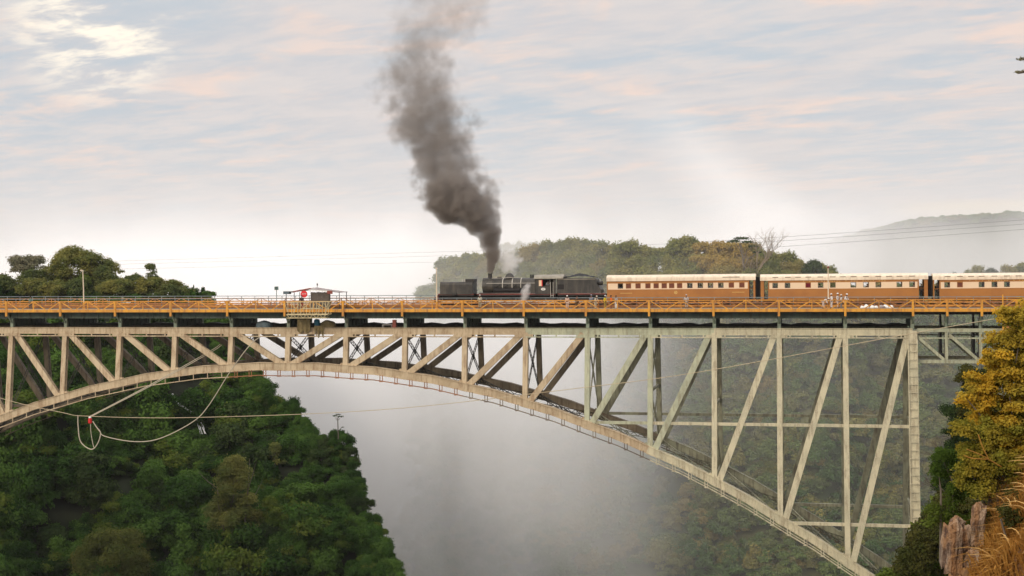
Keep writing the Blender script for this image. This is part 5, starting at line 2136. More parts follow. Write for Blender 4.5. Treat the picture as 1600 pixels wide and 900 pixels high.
# the ridge behind the train: every tree its own
RV = {}
for i, (st, mm, n) in enumerate((('round', 'lf_ridge', 30), ('flat', 'lf_ridge', 30), ('round', 'lf_ridge', 34), ('flat', 'lf_ridge_gold', 28), ('round', 'lf_dark', 28))):
    me = quads_mesh('crown', leaves(crown_clumps(80 + i, 5.0, 3.6, n, st, 0.34), 24, 0.60, 80 + i), M[mm])
    me['rx'] = 5.0
    me['rz'] = 3.6
    crown_cache[i] = me
SIL = [(-38.5, 1.5), (-36.46, 3.98), (-33.81, 8.16), (-29.46, 10.96), (-25.16, 10.23), (-20.88, 10.51), (-16.6, 11.29), (-12.37, 10.08), (-8.63, 11.69), (-4.73, 13.62), (0.31, 14.54), (6.15, 14.29),
       (10.28, 12.59), (13.6, 13.69), (16.06, 12.51), (22.63, 12.9), (30.78, 13.12), (35.64, 13.86), (40.47, 13.95), (45.27, 13.23), (48.45, 12.06), (51.63, 12.01), (57.16, 10.34), (61.08, 8.68),
       (63.89, 7.05), (65.78, 6.9), (68.11, 6.21), (70.44, 4.6)]


def sil(x):
    for (a, b), (c, d) in zip(SIL, SIL[1:]):
        if x <= c:
            return b + (d - b) * (x - a) / (c - a)
    return SIL[-1][1]


r = random.Random(8)
x = -35.0
k = 0
COLS = ['at the misty left end of the ridge', 'just left of the lamp post by the locomotive', 'straight behind the lamp post by the locomotive', 'behind the front half of the front tank',
        'behind the rear half of the front tank', 'behind the gap before the smokebox', 'behind the foot of the smoke', 'behind the white steam above the boiler', 'behind the rear of the boiler', 'behind the firebox',
        'behind the cab roof', 'behind the front of the bunker', 'behind the coal heap', 'behind the rear of the bunker', 'above the front end of the first carriage', 'above the third shuttered window of the first carriage',
        'above the fifth shuttered window of the first carriage', 'above the emblem of the first carriage', 'above the first open windows of the first carriage', 'above the last open windows of the first carriage',
        'left of the flat topped tree', 'under the flat topped tree', 'at the foot of the bare tree', 'to the right of the bare tree', 'above the front of the middle carriage', 'at the low right end of the ridge', 'last but one on the ridge', 'last on the ridge']
COL = 0
while x < 69:
    top = sil(x)
    for row in range(3):
        hh = top * (1.0, 0.72, 0.45)[row] * r.uniform(0.94, 1.03)
        y = (206, 197, 189)[row] + r.uniform(-3, 3)
        xx = x + r.uniform(-1.2, 1.2) + row * 1.7
        if row == 2:
            y += 0
        if x < -15:
            y += (-15 - x) ** 2 * 0.05
        # keep the same skyline from farther or nearer rows: heights are measured from the viewer's eye level
        sc_ = (y + 178.85) / 378.85
        hh = 7.3 + (hh - 7.3) * sc_
        rx = r.uniform(3.4, 5.2) if row == 0 else r.uniform(3.0, 4.6)
        if x < -32:
            rx *= 0.6
        ch = min(hh + 1.5, r.uniform(6.5, 8.5))
        gold = 34 < xx < 50 and r.random() < 0.6
        key = 3 if gold else r.choice((0, 1, 2, 0, 2))
        lab = ('golden' if gold else 'misty grey-green' if xx < 2 else 'olive green') + (' skyline tree ', ' middle row tree ', ' low front tree ')[row] + COLS[COL]
        tree(lab, xx, y, -0.6, hh + 0.6, rx, 'round', None, k * 3 + 1, 'trees of the ridge behind the train', crown_h=ch, key=key, limbs=3)
        k += 1
    x += r.uniform(3.7, 5.2) if x > -30 else 3.2
    COL += 1
tree('dark bushy tree at the right end of the ridge above the middle carriage roof', 66.2, 198, -2.5, 9.8, 3.4, 'round', None, 301, crown_h=7.0, key=4)
tree('low green tree at the foot of the ridge end', 70.6, 200, -3.0, 7.6, 3.2, 'round', None, 305, crown_h=5.5, key=0)
# bare tree with its one dark bough
t = thing('bare_tree', 'tall bare branching tree rising over the ridge behind the carriages', 'tree', (52.4, 187, -0.5))
t.scale = (0.86, 0.86, 0.86)
mb = MB()
r = random.Random(3)


def branch(p, d, l, rad, lvl):
    q = p + d * l
    mid = p.lerp(q, 0.5) + Vector((r.uniform(-1, 1), r.uniform(-1, 1), r.uniform(-0.5, 1))) * l * 0.07
    mb.tube([p, mid, q], [rad, rad * 0.8, rad * 0.6], 5 if lvl < 3 else 4, False)
    if lvl >= 5:
        return
    for i in range(3 if lvl else 5):
        a = r.uniform(0, 2 * math.pi)
        nd = (d + Vector((math.cos(a) * 0.75, math.sin(a) * 0.45, r.uniform(-0.05, 0.45)))).normalized()
        branch(q if i else mid, nd, l * r.uniform(0.58, 0.78), rad * 0.55, lvl + 1)


branch(Vector((0, 0, 0)), Vector((0.03, 0, 1)), 7.0, 0.34, 0)
obj('trunk', mb, M['palebark'], t)
t = thing('flat_topped_tree', 'dark flat topped tree leaning left beside the bare tree', 'tree', (49.6, 189, -0.5))
mb = MB()
mb.tube([(0, 0, 0), (-0.2, 0, 6), (-0.8, 0, 10.5), (-1.4, 0, 13.2)], [0.35, 0.28, 0.2, 0.1], 6)
for dx, h in ((-2.4, 13.5), (1.6, 12.2), (2.6, 10.6), (-1.0, 14.2)):
    mb.tube([(-0.4, 0, h - 3.5), (dx * 0.5 - 0.6, 0, h - 1.2), (dx, 0, h)], [0.15, 0.1, 0.05], 5)
obj('trunk', mb, M['bark'], t)
obj('crown', quads_mesh('crown', leaves([(-2.6, 0, 13.6, 1.5, 1.3, 0.45), (-0.9, 0, 14.3, 1.7, 1.3, 0.45), (0.6, 0, 13.4, 1.5, 1.2, 0.4), (1.9, 0, 12.3, 1.4, 1.1, 0.4), (2.8, 0, 10.9, 1.2, 1.1, 0.4)], 22, 0.45, 9), M['lf_dark']), None, t)
# farther trees: greyer only because of the air between
r = random.Random(31)
for i, (x, zt) in enumerate(((-57, 15.6), (-53.5, 17.4), (-50, 17.0), (-46.0, 16.2), (-42.5, 17.6), (-39.5, 17.0), (-35.5, 16.6), (-31.0, 15.2))):
    tree('faint grey tree in the mist beyond the ridge', x, 420 + r.uniform(-6, 6), 3.0, zt - 3.0, r.uniform(3.2, 4.6), 'round', None, 400 + i, 'faint far trees behind the chimney', crown_h=9.0, key=i % 3, limbs=3)
for i, (x, zt, rx) in enumerate(((112, 3.0, 2.6), (116.2, 4.0, 3.0), (119.6, 5.6, 3.6), (124.0, 4.4, 3.4), (128.5, 5.5, 4.0), (133.5, 6.2, 4.4), (139.0, 6.0, 4.6), (144, 6.3, 4.6), (149, 6.2, 4.6))):
    tree('dim green tree above the last carriage roof, ' + ('first', 'second', 'third', 'fourth', 'fifth', 'sixth', 'seventh', 'eighth', 'ninth')[i] + ' from the left', x, 330 + r.uniform(-4, 4), -4.0, zt + 4.0, rx, 'round', None, 430 + i, 'trees above the last carriage', crown_h=7.0, key=(4, 0, 2)[i % 3], limbs=3)

# vegetation of the far wall (one mass)
srcw = []
for i, mm in enumerate(('lf_wall', 'lf_wall', 'lf_ridge')):
    me = quads_mesh('crown', leaves(crown_clumps(120 + i, 3.2, 2.4, 16, ('round', 'flat', 'round')[i], 0.40), 22, 0.50, 120 + i), M[mm])
    x, y, z = wall_p((6, 44, 96)[i], 0.93)
    t = thing('shrub', ('misty green shrub high on the far wall behind the arch', 'misty green shrub on the far wall below the first carriage', 'pale green shrub on the far wall right of the end post')[i], 'shrub', (x, y, z), 'shrubs on the far wall')
    obj('stem', trunk_mb(1.5, 0.12, 90 + i, 3, 1.0), M['bark'], t)
    o = obj('crown', me, None, t)
    o.location = (0, 0, 1.8)
    srcw.append(o)
pts = []
r = random.Random(77)
for i in range(5200):
    x = -40 + 190 * r.random()
    tt = 1 - r.random() ** 1.35
    k = nz(x, 0, tt * 100, 0.035)
    if tt < 0.5 and k > 0.12 + (tt - 0.3) * 0.9:
        continue
    X, Y, Z = wall_p(x, tt)
    s = r.uniform(0.45, 1.15)
    pts.append((X, Y - 0.5, Z + 0.7 * s, s, r.uniform(0, 6.28), r.choice((0, 0, 1, 1, 2)), r.uniform(0.75, 1.2)))
for i in range(700):
    s_, q = r.random() * 0.62, r.uniform(0.7, 0.86)
    X, Y, Z = wall_fn(s_, q)
    s = r.uniform(0.5, 1.0)
    pts.append((X, Y, Z + 0.8 * s, s, r.uniform(0, 6.28), r.choice((0, 1, 2)), r.uniform(0.7, 1.1)))
scatter('wall_vegetation', pts, srcw, 'misty green scrub covering the far gorge wall')
# tree tops along the crest of the distant hill
pts = []
for i in range(900):
    x = 80 + 700 * r.random()
    s_, tq = (x - 60) / 900, r.uniform(0.24, 0.5)
    X, Y, Z = farhill_fn(s_, tq)
    pts.append((X, Y, Z + 1.0, r.uniform(1.0, 1.9), r.uniform(0, 6.28), r.choice((0, 1)), r.uniform(0.6, 0.9)))
scatter('far_hill_trees', pts, srcw[:2], 'line of trees on the crest of the distant hill at the right')

# ------------------------------------------------------------------ right bank and near ledge
r = random.Random(5)


def bush(label, clumps, m, seed, per, size, loc, group=None, name='bush', cat='bush', stems=5, droop=0.0, bark='bark', asp=0.55):
    t = thing(name, label, cat, loc, group)
    mb = MB()
    rr = random.Random(seed)
    for i in range(stems):
        c = rr.choice(clumps)
        e = Vector(c[:3])
        mb.tube([(rr.uniform(-0.3, 0.3), rr.uniform(-0.2, 0.2), -1.2), e * 0.5 + Vector((rr.uniform(-0.3, 0.3), 0, 0.1)), e], [0.04, 0.028, 0.01], 5)
    obj('stem', mb, M[bark], t)
    obj('foliage', quads_mesh('foliage', leaves(clumps, per, size, seed, droop, asp), M[m]), None, t)
    return t


# shrubs round the foot of the end post
for i, (x, y, w_, h, m, lab) in enumerate(((69.8, -3.0, 2.0, 1.7, 'lf_shrub', 'dark shrub at the bottom edge left of the end post'), (72.6, -5.0, 1.7, 2.6, 'lf_shrub', 'dark green shrub left of the foot of the end post'),
                                           (74.6, -9.5, 1.9, 1.7, 'lf_bank', 'bright green shrub in front of the foot of the end post'), (76.9, -11.0, 2.1, 2.4, 'lf_bank', 'large bright green shrub right of the foot of the end post'),
                                           (77.9, -7.0, 1.8, 3.2, 'lf_shrub', 'dark upright shrub behind the bright green one'), (78.6, -16.0, 2.0, 2.6, 'lf_bank', 'bright green shrub beside the red rocks'))):
    rr = random.Random(i + 60)
    z = bank_z(x, y)
    cl = [(rr.uniform(-w_, w_) * 0.75, rr.uniform(-w_, w_) * 0.6, h * rr.uniform(0.15, 0.9), w_ * rr.uniform(0.25, 0.45), w_ * 0.35, w_ * rr.uniform(0.2, 0.35)) for _ in range(34)]
    bush(lab, cl, m, 60 + i, 20, 0.24, (x, y, z), 'shrubs at the foot of the end post')
# dark thicket on the bank between the end post and the yellow bush
for i, (x, y, z, w_, h, m, lab) in enumerate(((75.9, -70, -4.3, 1.5, 4.3, 'lf_shrub', 'dark thicket just below the yellow bush top'), (75.0, -70, -7.0, 1.5, 4.4, 'lf_dark', 'dark green thicket left of the yellow bush'),
                                              (74.6, -69, -10.0, 1.5, 4.4, 'lf_dark', 'blackish thicket in the middle of the right bank'), (74.9, -71, -12.6, 1.6, 4.2, 'lf_shrub', 'dark olive thicket above the red rocks'),
                                              (76.4, -68, -8.5, 1.7, 5.0, 'lf_shrub', 'dark olive thicket directly behind the yellow bush'), (74.0, -66, -13.6, 1.3, 2.6, 'lf_shrub', 'low dark thicket left of the red rocks'))):
    rr = random.Random(i + 160)
    cl = [(rr.uniform(-w_, w_) * 0.8, rr.uniform(-w_, w_) * 0.6, h * rr.uniform(0.1, 0.95), w_ * rr.uniform(0.2, 0.42), w_ * 0.36, w_ * rr.uniform(0.2, 0.40)) for _ in range(52)]
    bush(lab, cl, m, 160 + i, 20, 0.17, (x, y, z), 'dark thickets on the right bank')
# low scrub over the rest of the bank, one mass
bsrc = []
for i, (x, y, mm, lab) in enumerate(((75.6, -46, 'lf_shrub', 'dark olive shrub low on the bank behind the red rocks'), (78.0, -30, 'lf_bank', 'green shrub on the bank right of the end post'))):
    t = thing('shrub', lab, 'shrub', (x, y, bank_z(x, y)), 'shrubs on the right bank')
    obj('stem', trunk_mb(0.9, 0.07, 300 + i, 3, 0.7), M['bark'], t)
    o = obj('crown', quads_mesh('crown', leaves(crown_clumps(310 + i, 1.5, 1.1, 16, 'round', 0.42), 21, 0.22, 310 + i), M[mm]), None, t)
    o.location = (0, 0, 0.9)
    bsrc.append(o)
bp = []
rb = random.Random(61)
for i in range(1300):
    y = -96 + 100 * rb.random()
    xe = 61.9 + (y + 70) * 0.189
    x = xe + 8 + 16 * rb.random() ** 1.3
    if y > -16 and x < 78.6:
        continue
    s_ = rb.uniform(0.5, 1.1)
    bp.append((x, y, bank_z(x, y) + 0.35 * s_, s_, rb.uniform(0, 6.28), rb.choice((0, 0, 1)), rb.uniform(0.8, 1.3)))
scatter('bank_scrub', bp, bsrc, 'low green scrub covering the steep right bank')
# bare twiggy shrubs leaning out
for i, (x, y, z, sc_) in enumerate(((73.4, -69, -6.6, 1.0), (73.2, -68, -9.0, 1.1), (74.2, -69, -5.0, 0.8))):
    mb = MB()
    r = random.Random(40 + i)

    def twig(p, d, l, rad, lvl):
        q = p + d * l
        mb.tube([p, p.lerp(q, 0.5) + Vector((0, 0, r.uniform(-0.06, 0.08))), q], [rad, rad * 0.8, rad * 0.5], 4, False)
        if lvl < 4:
            for _ in range(3):
                twig(q if _ else p.lerp(q, 0.6), (d + Vector((r.uniform(-0.7, 0.5), r.uniform(-0.5, 0.5), r.uniform(-0.4, 0.6)))).normalized(), l * 0.66, rad * 0.6, lvl + 1)
    twig(Vector((0.6, 0, -0.6)), Vector((-0.75, 0, 0.6)).normalized(), 0.9 * sc_, 0.045, 0)
    twig(Vector((0.6, 0, -0.3)), Vector((-0.55, 0.1, 0.85)).normalized(), 0.8 * sc_, 0.035, 0)
    t = thing('bare_shrub', ('leafless grey shrub leaning out from the dark bank', 'leafless twiggy shrub lower on the dark bank', 'small leafless shrub high on the dark bank')[i], 'shrub', (x, y, z), 'leafless shrubs on the right bank')
    obj('branch', mb, M['bark'], t)

# the yellow bush
rr = random.Random(9)
outline = [(69.35, 5.75, 0.55), (69.75, 5.55, 0.6), (70.4, 5.7, 0.7), (69.0, 4.85, 0.5), (69.5, 4.9, 0.6), (70.2, 4.9, 0.7), (68.65, 4.10, 0.42), (69.1, 4.05, 0.55), (69.7, 4.1, 0.6), (70.4, 4.1, 0.7), (68.38, 3.58, 0.40),
           (68.8, 3.35, 0.5), (69.4, 3.3, 0.6), (70.1, 3.2, 0.7), (68.55, 2.85, 0.40), (69.0, 2.7, 0.5), (69.6, 2.55, 0.6), (70.4, 2.5, 0.7)]
cl = []
for (x, z, s) in outline:
    for q in range(7):
        k = s * rr.uniform(0.28, 0.62)
        cl.append((x - 69.6 + rr.uniform(-0.7, 0.7) * s, rr.uniform(-0.7, 0.7), z - 1.6 + rr.uniform(-0.6, 0.6) * s, k, k, k * rr.uniform(0.55, 0.8)))
for q in range(110):
    zz = rr.uniform(1.9, 5.4)
    xl = 68.35 + 0.9 * max(0.0, (zz - 3.4) / 2.2) + 0.10
    k = rr.uniform(0.16, 0.36)
    cl.append((rr.uniform(xl, 70.8) - 69.6, rr.uniform(-0.2, 0.9), zz - 1.6, k, k, k * rr.uniform(0.7, 1.0)))
t = bush('golden yellow bush in autumn leaf at the right edge of the photograph', cl, 'lf_yellow', 200, 20, 0.085, (69.6, -138, 1.6), name='yellow_bush', stems=9)
cl2 = [(c[0] + rr.uniform(0.0, 0.3), c[1] + rr.uniform(0.0, 0.5), c[2] - 0.12, c[3] * 0.9, c[4] * 0.9, c[5] * 0.9) for c in cl if rr.random() < 0.6]
o = obj('green_foliage', quads_mesh('foliage', leaves(cl2, 16, 0.085, 203), M['lf_lime']), None, t)
cl = [(rr.uniform(-0.95, 1.6), rr.uniform(-0.5, 0.5), rr.uniform(-0.3, 1.6), rr.uniform(0.16, 0.36), 0.3, rr.uniform(0.14, 0.30)) for _ in range(95)]
bush('olive green bush below the yellow bush and above the dry grass', cl, 'lf_lime', 210, 24, 0.075, (69.0, -138.6, 1.55), stems=6)
cl = [(rr.uniform(-0.5, 0.75), rr.uniform(-0.3, 0.3), rr.uniform(-0.3, 1.7), rr.uniform(0.14, 0.28), 0.24, rr.uniform(0.12, 0.24)) for _ in range(34)]
bush('small green bush between the red rocks and the dark thicket', cl, 'lf_bank', 215, 24, 0.06, (67.9, -137, 0.35), stems=4)
# dead pale twigs poking from the bush
mb = MB()
for a, b, c in (((68.9, -140, 2.15), (68.4, -140.1, 2.45), (68.05, -140.2, 2.6)), ((68.6, -140, 2.33), (68.45, -140, 2.65), (68.35, -140, 2.95)), ((68.6, -140, 2.33), (68.2, -140, 2.35), (68.0, -140, 2.42))):
    mb.tube(spline([a, b, c], 4), 0.014, 5)
tag(obj('dead_twig', mb, M['straw']), 'pale dead twig poking left from below the yellow bush', 'twig')
# overhanging twig at the upper right
t = thing('tree_branch', 'tip of a leafy branch reaching in at the upper right edge', 'branch', (69.35, -140, 12.0))
mb = MB()
mb.tube(spline([(2.6, 0, 0.7), (1.4, 0, 0.35), (0.5, 0, 0.05), (0.0, 0, -0.03)], 4), [0.03] * 13, 5)
mb.tube(spline([(0.8, 0, 0.15), (0.3, 0, 0.25), (0.05, 0, 0.33)], 4), [0.012] * 9, 5)
obj('twig', mb, M['bark'], t)
obj('foliage', quads_mesh('foliage', leaves([(0.02, 0, -0.02, 0.10, 0.08, 0.05), (0.2, 0, 0.0, 0.10, 0.08, 0.05), (0.08, 0, 0.30, 0.10, 0.08, 0.07), (0.25, 0, 0.22, 0.09, 0.08, 0.06), (0.5, 0, 0.1, 0.15, 0.1, 0.08), (0.9, 0, 0.2, 0.2, 0.1, 0.1)], 16, 0.06, 5), M['lf_pale']), None, t)

# red rocks


def rock(label, x, y, z, sx, sy, sz, seed, tilt=0.0):
    mb = MB()
    bm = bmesh.new()
    bmesh.ops.create_icosphere(bm, subdivisions=4, radius=1.0)
    rr = random.Random(seed)
    off = rr.uniform(0, 50)
    for v in bm.verts:
        p = v.co.copy()
        b = max(abs(p.x), abs(p.y), abs(p.z))
        p = p.lerp(p / b, 0.72)
        st = noise.cell(Vector((p.x * 1.4 + off, p.y * 1.4, p.z * 1.1))) * 0.22
        n_ = nz(p.x + off, p.y, p.z * 0.6, 1.3) * 0.22 + nz(p.x + off, p.y, p.z, 4.0) * 0.06
        p *= 1 + n_ + st * 0.6
        v.co = Vector((p.x * sx, p.y * sy, p.z * sz))
    me = bpy.data.meshes.new('rock')
    bm.to_mesh(me)
    bm.free()
    me.materials.append(M['rock'])
    o = bpy.data.objects.new('rock', me)
    col.objects.link(o)
    o.location = (x, y, z)
    o.rotation_euler = (0.1, tilt, rr.uniform(-0.4, 0.4))
    return tag(o, label, 'rock', 'red rocks on the near ledge')


rock('tall pale-edged red rock slab at the lower right, nearest the gorge', 67.68, -140, 0.10, 0.20, 0.30, 0.62, 1, 0.05)
rock('leaning red rock slab behind the pale-edged one', 68.02, -139.8, 0.12, 0.17, 0.28, 0.55, 2, -0.25)
rock('upright brown rock slab beside the dry grass', 68.32, -139.9, 0.62, 0.16, 0.26, 0.55, 3, 0.08)
rock('rounded tan rock low among the slabs', 68.25, -140.4, -0.12, 0.26, 0.25, 0.22, 4, 0.2)
rock('small dark rock at the bottom edge between slabs and grass', 68.6, -140.5, -0.35, 0.28, 0.25, 0.25, 5, 0.0)
rock('small red rock on top of the leaning slab', 67.85, -139.9, 0.72, 0.14, 0.16, 0.12, 6, 0.5)

# dry grass
g_ = np.random.default_rng(3)
NB = 26000
gy = -146.5 + 9.5 * g_.random(NB)
gx = 67.45 + (gy + 140) * 0.105 + 0.75 + 2.6 * g_.random(NB)
B_ = []
for i in range(NB):
    x, y = gx[i], gy[i]
    z = ledge_z(x, y) - 0.05
    if x < 67.45 + (y + 140) * 0.105 + 1.15 and g_.random() < 0.6:
        continue
    a = g_.uniform(0, 2 * math.pi)
    L = g_.uniform(0.2, 0.75) * (0.75 + 1.1 * max(-0.4, nz(x, y, 0, 1.6)))
    lean = g_.uniform(0.15, 0.9)
    dx, dy_ = math.cos(a) * lean - 0.25, math.sin(a) * lean - 0.15
    p0 = np.array([x, y, z])
    p1 = p0 + np.array([dx * 0.35, dy_ * 0.35, 0.62]) * L
    p2 = p0 + np.array([dx * 1.0, dy_ * 1.0, 0.85 - 0.35 * lean]) * L
    wv = np.array([-math.sin(a), math.cos(a), 0]) * 0.010 + np.array([0.009, 0, 0])
    B_.append([p0 - wv, p0 + wv, p1 + wv * 0.8, p1 - wv * 0.8])
    B_.append([p1 - wv * 0.8, p1 + wv * 0.8, p2 + wv * 0.1, p2 - wv * 0.1])
B2 = []
for i in range(170):
    y = g_.uniform(-144.5, -137.5)
    x = 67.45 + (y + 140) * 0.105 + 1.25 + 1.9 * g_.random()
    z = ledge_z(x, y)
    a = g_.uniform(0, 2 * math.pi)
    L = g_.uniform(0.35, 0.95)
    p = np.array([x, y, z])
    d = np.array([math.cos(a) - 0.15, 0.5 * math.sin(a), 0.0])
    wv = np.array([0.011, 0.0, 0.011])
    prev = p
    for k in range(1, 6):
        t_ = k / 5
        q = p + (d * (0.25 * t_ + 0.75 * t_ ** 2.2) + np.array([0, 0, 1.0]) * (1.15 * t_ - 0.65 * t_ ** 2.5)) * L
        B2.append([prev - wv, prev + wv, q + wv * (1 - 0.8 * t_), q - wv * (1 - 0.8 * t_)])
        prev = q
M['pale_straw'] = leaf_mat('pale_straw', (0.74, 0.50, 0.20), (0.62, 0.36, 0.12), trans=0.3, pscale=2.0)
ps = obj('pale_grass_stalks', quads_mesh('pale_grass_stalks', np.array(B2), M['pale_straw']), None)
tag(ps, 'long pale arching grass stalks over the orange-brown grass', None, None, 'stuff')
for i, (x, y) in enumerate(((68.75, -139.0), (69.25, -141.0), (68.95, -142.6))):
    cl = [(rr.uniform(-0.3, 0.3), rr.uniform(-0.25, 0.25), rr.uniform(0.05, 0.45), rr.uniform(0.1, 0.2), 0.16, rr.uniform(0.08, 0.17)) for _ in range(14)]
    bush(('dull olive tuft high in the dry grass', 'olive tuft in the middle of the dry grass', 'low olive tuft near the bottom of the dry grass')[i], cl, 'lf_shrub', 240 + i, 16, 0.055, (x, y, ledge_z(x, y)), 'olive tufts in the dry grass', stems=3)
gr = obj('dry_grass', quads_mesh('dry_grass', np.array(B_), M['straw']), None)
tag(gr, 'orange-brown dry grass on the near ledge at the lower right', None, None, 'stuff')


# ------------------------------------------------------------------ smoke, steam, spray, haze
def vol_mat(name, dens_fn, colr, aniso=0.0, step=0.3, absorb=None):
    m, t = new_mat(name)
    tc = t.n('ShaderNodeTexCoord')
    s = t.n('ShaderNodeSeparateXYZ')
    t.t.links.new(tc.outputs['Object'], s.inputs[0])
    d = dens_fn(t, tc.outputs['Object'], s.outputs)
    pv_ = t.n('ShaderNodeVolumePrincipled')
    t.put(pv_, 'Color', c4(colr))
    t.put(pv_, 'Density', d)
    t.put(pv_, 'Anisotropy', aniso)
    if absorb:
        t.put(pv_, 'Absorption Color', c4(absorb))
    o = t.n('ShaderNodeOutputMaterial')
    t.t.links.new(pv_.outputs[0], o.inputs['Volume'])
    m.cycles.volume_step_rate = step
    return m


def fcurve(t, fac, pts):
    n = t.n('ShaderNodeFloatCurve')
    c = n.mapping.curves[0]
    c.points[0].location = pts[0]
    c.points[1].location = pts[-1]
    for p in pts[1:-1]:
        c.points.new(*p)
    n.mapping.update()
    t.put(n, 'Value', fac)
    return n.outputs[0]


PL = [(6.70, 24.56, 0.34, 3.6), (7.6, 24.62, 0.55, 3.2), (8.83, 24.75, 0.95, 2.4), (11.28, 24.1, 1.75, 1.5), (13.0, 22.6, 2.9, 1.0), (14.6, 21.2, 4.1, 0.85), (16.6, 20.2, 4.9, 0.72), (18.6, 19.4, 4.8, 0.55),
      (21.4, 18.3, 4.4, 0.44), (25.4, 16.5, 5.3, 0.36), (29.53, 15.7, 5.5, 0.27), (33.65, 15.2, 5.4, 0.19), (36.9, 16.3, 6.0, 0.115), (40.1, 18.4, 6.4, 0.075), (46.0, 20.0, 7.2, 0.05), (54.0, 21.5, 8.0, 0.025)]
Z0, Z1 = PL[0][0], PL[-1][0]


def smoke_d(t, P_, xyz):
    X, Y, Z = xyz
    nv = t.n('ShaderNodeTexNoise')
    t.put(nv, 'Vector', P_)
    for a, b in (('Scale', 0.30), ('Detail', 5.0), ('Roughness', 0.58), ('Distortion', 0.3)):
        t.put(nv, a, b)
    f = t.mr(Z, Z0, Z1, 0, 1, False)
    cx = t.math('MULTIPLY', fcurve(t, f, [((p[0] - Z0) / (Z1 - Z0), p[1] / 40) for p in PL]), 40.0)
    rd = t.math('MULTIPLY', fcurve(t, f, [((p[0] - Z0) / (Z1 - Z0), p[2] * 1.04 / 10) for p in PL]), 10.0)
    dn = t.math('MULTIPLY', fcurve(t, f, [((p[0] - Z0) / (Z1 - Z0), p[3] * 0.85 / 4) for p in PL]), 4.0)
    # billows: the section is shifted and swollen by turbulence
    sp = t.n('ShaderNodeSeparateXYZ')
    t.t.links.new(nv.outputs['Color'], sp.inputs[0])
    ax = t.math('ADD', t.math('SUBTRACT', X, cx), t.math('MULTIPLY', t.math('SUBTRACT', sp.outputs[0], 0.5), t.math('MULTIPLY', rd, 1.8)))
    ay = t.math('ADD', t.math('SUBTRACT', Y, YC), t.math('MULTIPLY', t.math('SUBTRACT', sp.outputs[1], 0.5), t.math('MULTIPLY', rd, 1.3)))
    q = t.math('DIVIDE', t.math('SQRT', t.math('ADD', t.math('MULTIPLY', ax, ax), t.math('MULTIPLY', ay, ay))), rd)
    lump = t.noise(P_, 0.55, 5.0, 0.62)
    puffs = t.noise(P_, 0.24, 2.0, 0.5)
    q = t.math('ADD', q, t.math('ADD', t.math('MULTIPLY', t.math('SUBTRACT', lump, 0.5), t.mr(Z, 14.0, 36.0, 1.4, 2.2)), t.math('MULTIPLY', t.math('SUBTRACT', puffs, 0.5), 1.5)))
    body = t.mr(q, 1.0, t.mr(Z, 12.0, 34.0, 0.70, 0.10))
    return t.math('MULTIPLY', t.math('MULTIPLY', body, dn), t.mr(lump, 0.75, 0.35, 0.35, 1.6, False))


M['smoke'] = vol_mat('dark_smoke', smoke_d, (0.42, 0.375, 0.34), 0.0, 0.09)
mb = MB()
mb.tube([(p[1], YC, p[0] - (0.02 if i == 0 else 0)) for i, p in enumerate(PL)], [p[2] * 1.6 + 0.08 for p in PL], 20)
o = obj('smoke', mb, M['smoke'])
tag(o, 'dark grey-brown smoke plume rising from the locomotive chimney', None, None, 'stuff')


def puff(label, c, rad, dens, scale, lean=(0, 0)):
    def f(t, P_, xyz):
        X, Y, Z = xyz
        q = t.vmath('LENGTH', t.vmath('DIVIDE', P_, rad))
        n_ = t.noise(P_, scale, 5.0, 0.6)
        q = t.math('ADD', q, t.math('MULTIPLY', t.math('SUBTRACT', n_, 0.5), 2.0))
        return t.math('MULTIPLY', t.mr(q, 0.95, 0.25), dens)
    m = vol_mat('white_steam', f, (0.97, 0.96, 0.95), 0.0, 0.35)
    mb = MB()
    mb.ball((0, 0, 0), rad[0], rad[1], rad[2], 14, 8)
    o = obj('steam', mb, m)
    o.location = c
    o.rotation_euler = (0, lean[0], 0)
    return tag(o, label, None, None, 'stuff')


puff('wisp of white steam drifting above the locomotive dome', (26.9, YC + 0.3, 8.1), (2.2, 1.0, 2.0), 1.6, 0.9, (0.5, 0))
puff('white steam jet low beside the locomotive, over the barrier', (29.6, 4.0, 3.9), (0.7, 0.7, 1.9), 1.5, 1.2, (0.35, 0))


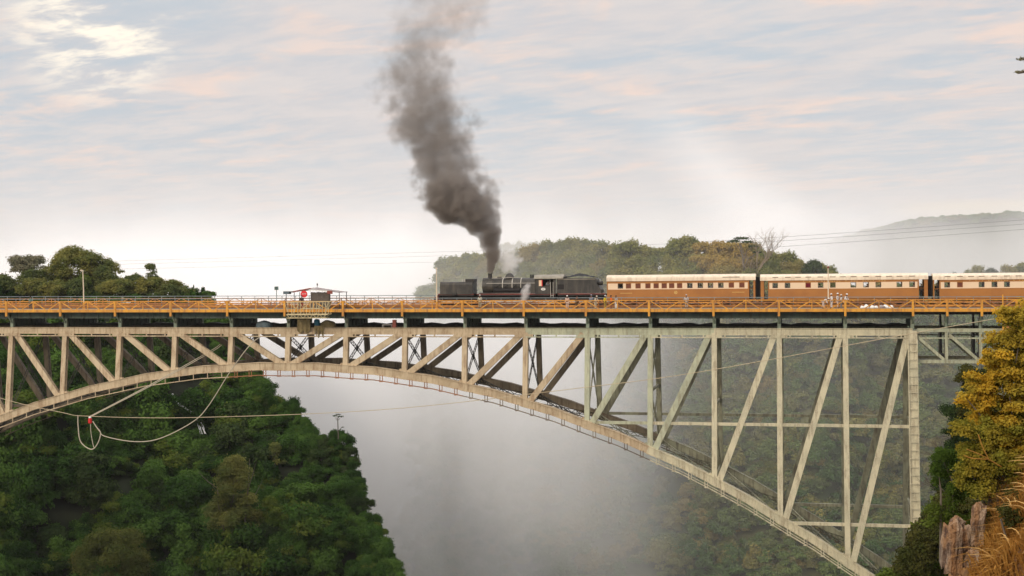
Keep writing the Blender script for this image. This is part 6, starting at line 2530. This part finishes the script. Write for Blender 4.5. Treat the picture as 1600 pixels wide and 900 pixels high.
def spray_d(t, P_, xyz):
    X, Y, Z = xyz
    # columns of spray: noise drawn out vertically, thicker toward the falls on the left and far side
    n1 = t.noise(t.vmath('MULTIPLY', P_, (1.0, 1.0, 0.35)), 0.024, 4.0, 0.58, 0.5)
    ax = t.math('ADD', t.mr(X, 62.0, 0.0, 0.16, 1.0), t.math('MULTIPLY', t.mr(Y, 350.0, 650.0, 0.0, 0.40), t.mr(X, 105.0, 40.0)))
    ay = t.mr(Y, 104.0, 240.0, 0.35, 1.0)
    wob = t.math('ADD', Z, t.math('MULTIPLY', t.math('SUBTRACT', n1, 0.5), -70.0))
    az = None
    thick = t.math('ADD', 1.0, t.math('MULTIPLY', t.mr(X, 45.0, 8.0, 0.0, 2.8), t.mr(Z, 2.0, -10.0, 0.0, 1.0)))
    # drifting spray stands higher far off on the right
    lift = t.math('MULTIPLY', t.mr(Y, 330.0, 760.0, 0.0, 30.0), t.mr(X, 10.0, 60.0))
    az = t.mr(t.math('SUBTRACT', wob, lift), 44.0, -25.0, 0.0, 1.0)
    deep = t.mr(Z, 0.0, -60.0, 0.95, 0.75)
    clear = t.math('SUBTRACT', 1.0, t.math('MULTIPLY', 0.62, t.math('MULTIPLY', t.mr(Z, -8.0, 5.0), t.mr(Y, 330.0, 240.0))))
    k = t.math('MULTIPLY', t.math('MULTIPLY', thick, deep), t.math('MULTIPLY', clear, t.mr(t.math('SUBTRACT', Z, lift), 2.0, 24.0, 1.0, 0.28)))
    return t.math('MULTIPLY', k, t.math('MULTIPLY', t.math('MULTIPLY', t.math('MULTIPLY', ax, ay), az), t.mr(n1, 0.34, 0.66, 0.009, 0.042, False)))


M['spray'] = vol_mat('gorge_spray', spray_d, (1.0, 0.995, 0.99), 0.0, 0.30)
mb = MB()
ring0 = [(-260, 300), (-120, 215), (-58, 150), (-30, 106), (60, 104), (150, 112), (300, 180), (420, 420), (380, 760), (-60, 860), (-420, 700)]
n = len(ring0)
levels = [(-113.0, 0.98), (-40, 1.0), (10, 1.0), (48, 1.0), (68, 0.92)]
cxm, cym = 0.0, 420.0
for z, k in levels:
    for x, y in ring0:
        mb.v.append((cxm + (x - cxm) * k, cym + (y - cym) * k, z))
for l in range(len(levels) - 1):
    for i in range(n):
        j = (i + 1) % n
        mb.f.append((l * n + i, l * n + j, (l + 1) * n + j, (l + 1) * n + i))
mb.f.append(tuple(range(n))[::-1])
mb.f.append(tuple((len(levels) - 1) * n + i for i in range(n)))
o = obj('mist', mb, M['spray'])
tag(o, 'white spray mist filling the gorge behind the bridge', None, None, 'stuff')



def plume_d(t, P_, xyz):
    X, Y, Z = xyz
    n_ = t.noise(t.vmath('MULTIPLY', P_, (1.0, 1.0, 0.45)), 0.030, 4.0, 0.6, 0.5)
    cx = t.mr(Z, 0.0, 78.0, 66.0, 2.0, False)
    wd = t.mr(Z, 0.0, 90.0, 34.0, 20.0, False)
    q = t.math('ADD', t.math('DIVIDE', t.math('ABSOLUTE', t.math('SUBTRACT', X, cx)), wd), t.math('MULTIPLY', t.math('SUBTRACT', n_, 0.5), 1.5))
    return t.math('MULTIPLY', t.math('MULTIPLY', t.mr(q, 1.15, -0.35), t.mr(Z, 95.0, 10.0)), 0.0125)


M['plume'] = vol_mat('rising_spray', plume_d, (1.0, 0.995, 0.99), 0.0, 0.35)
mb = MB()
mb.tube([(70, 500, -20), (62, 500, 10), (36, 500, 45), (12, 500, 75), (-4, 500, 98)], [76, 72, 62, 50, 38], 16)
o = obj('spray_plume', mb, M['plume'])
tag(o, 'faint column of spray rising behind the ridge, right of the smoke', None, None, 'stuff')

# the air itself
m, t = new_mat('air')
pv_ = t.n('ShaderNodeVolumePrincipled')
t.put(pv_, 'Color', (0.93, 0.93, 0.95, 1))
t.put(pv_, 'Density', 0.00005)
ho = t.n('ShaderNodeOutputMaterial')
t.t.links.new(pv_.outputs[0], ho.inputs['Volume'])
mb = MB()
mb.box(-6200, 6200, -2200, 6700, -116, 104)
o = obj('haze', mb, m)
o['kind'] = 'stuff'
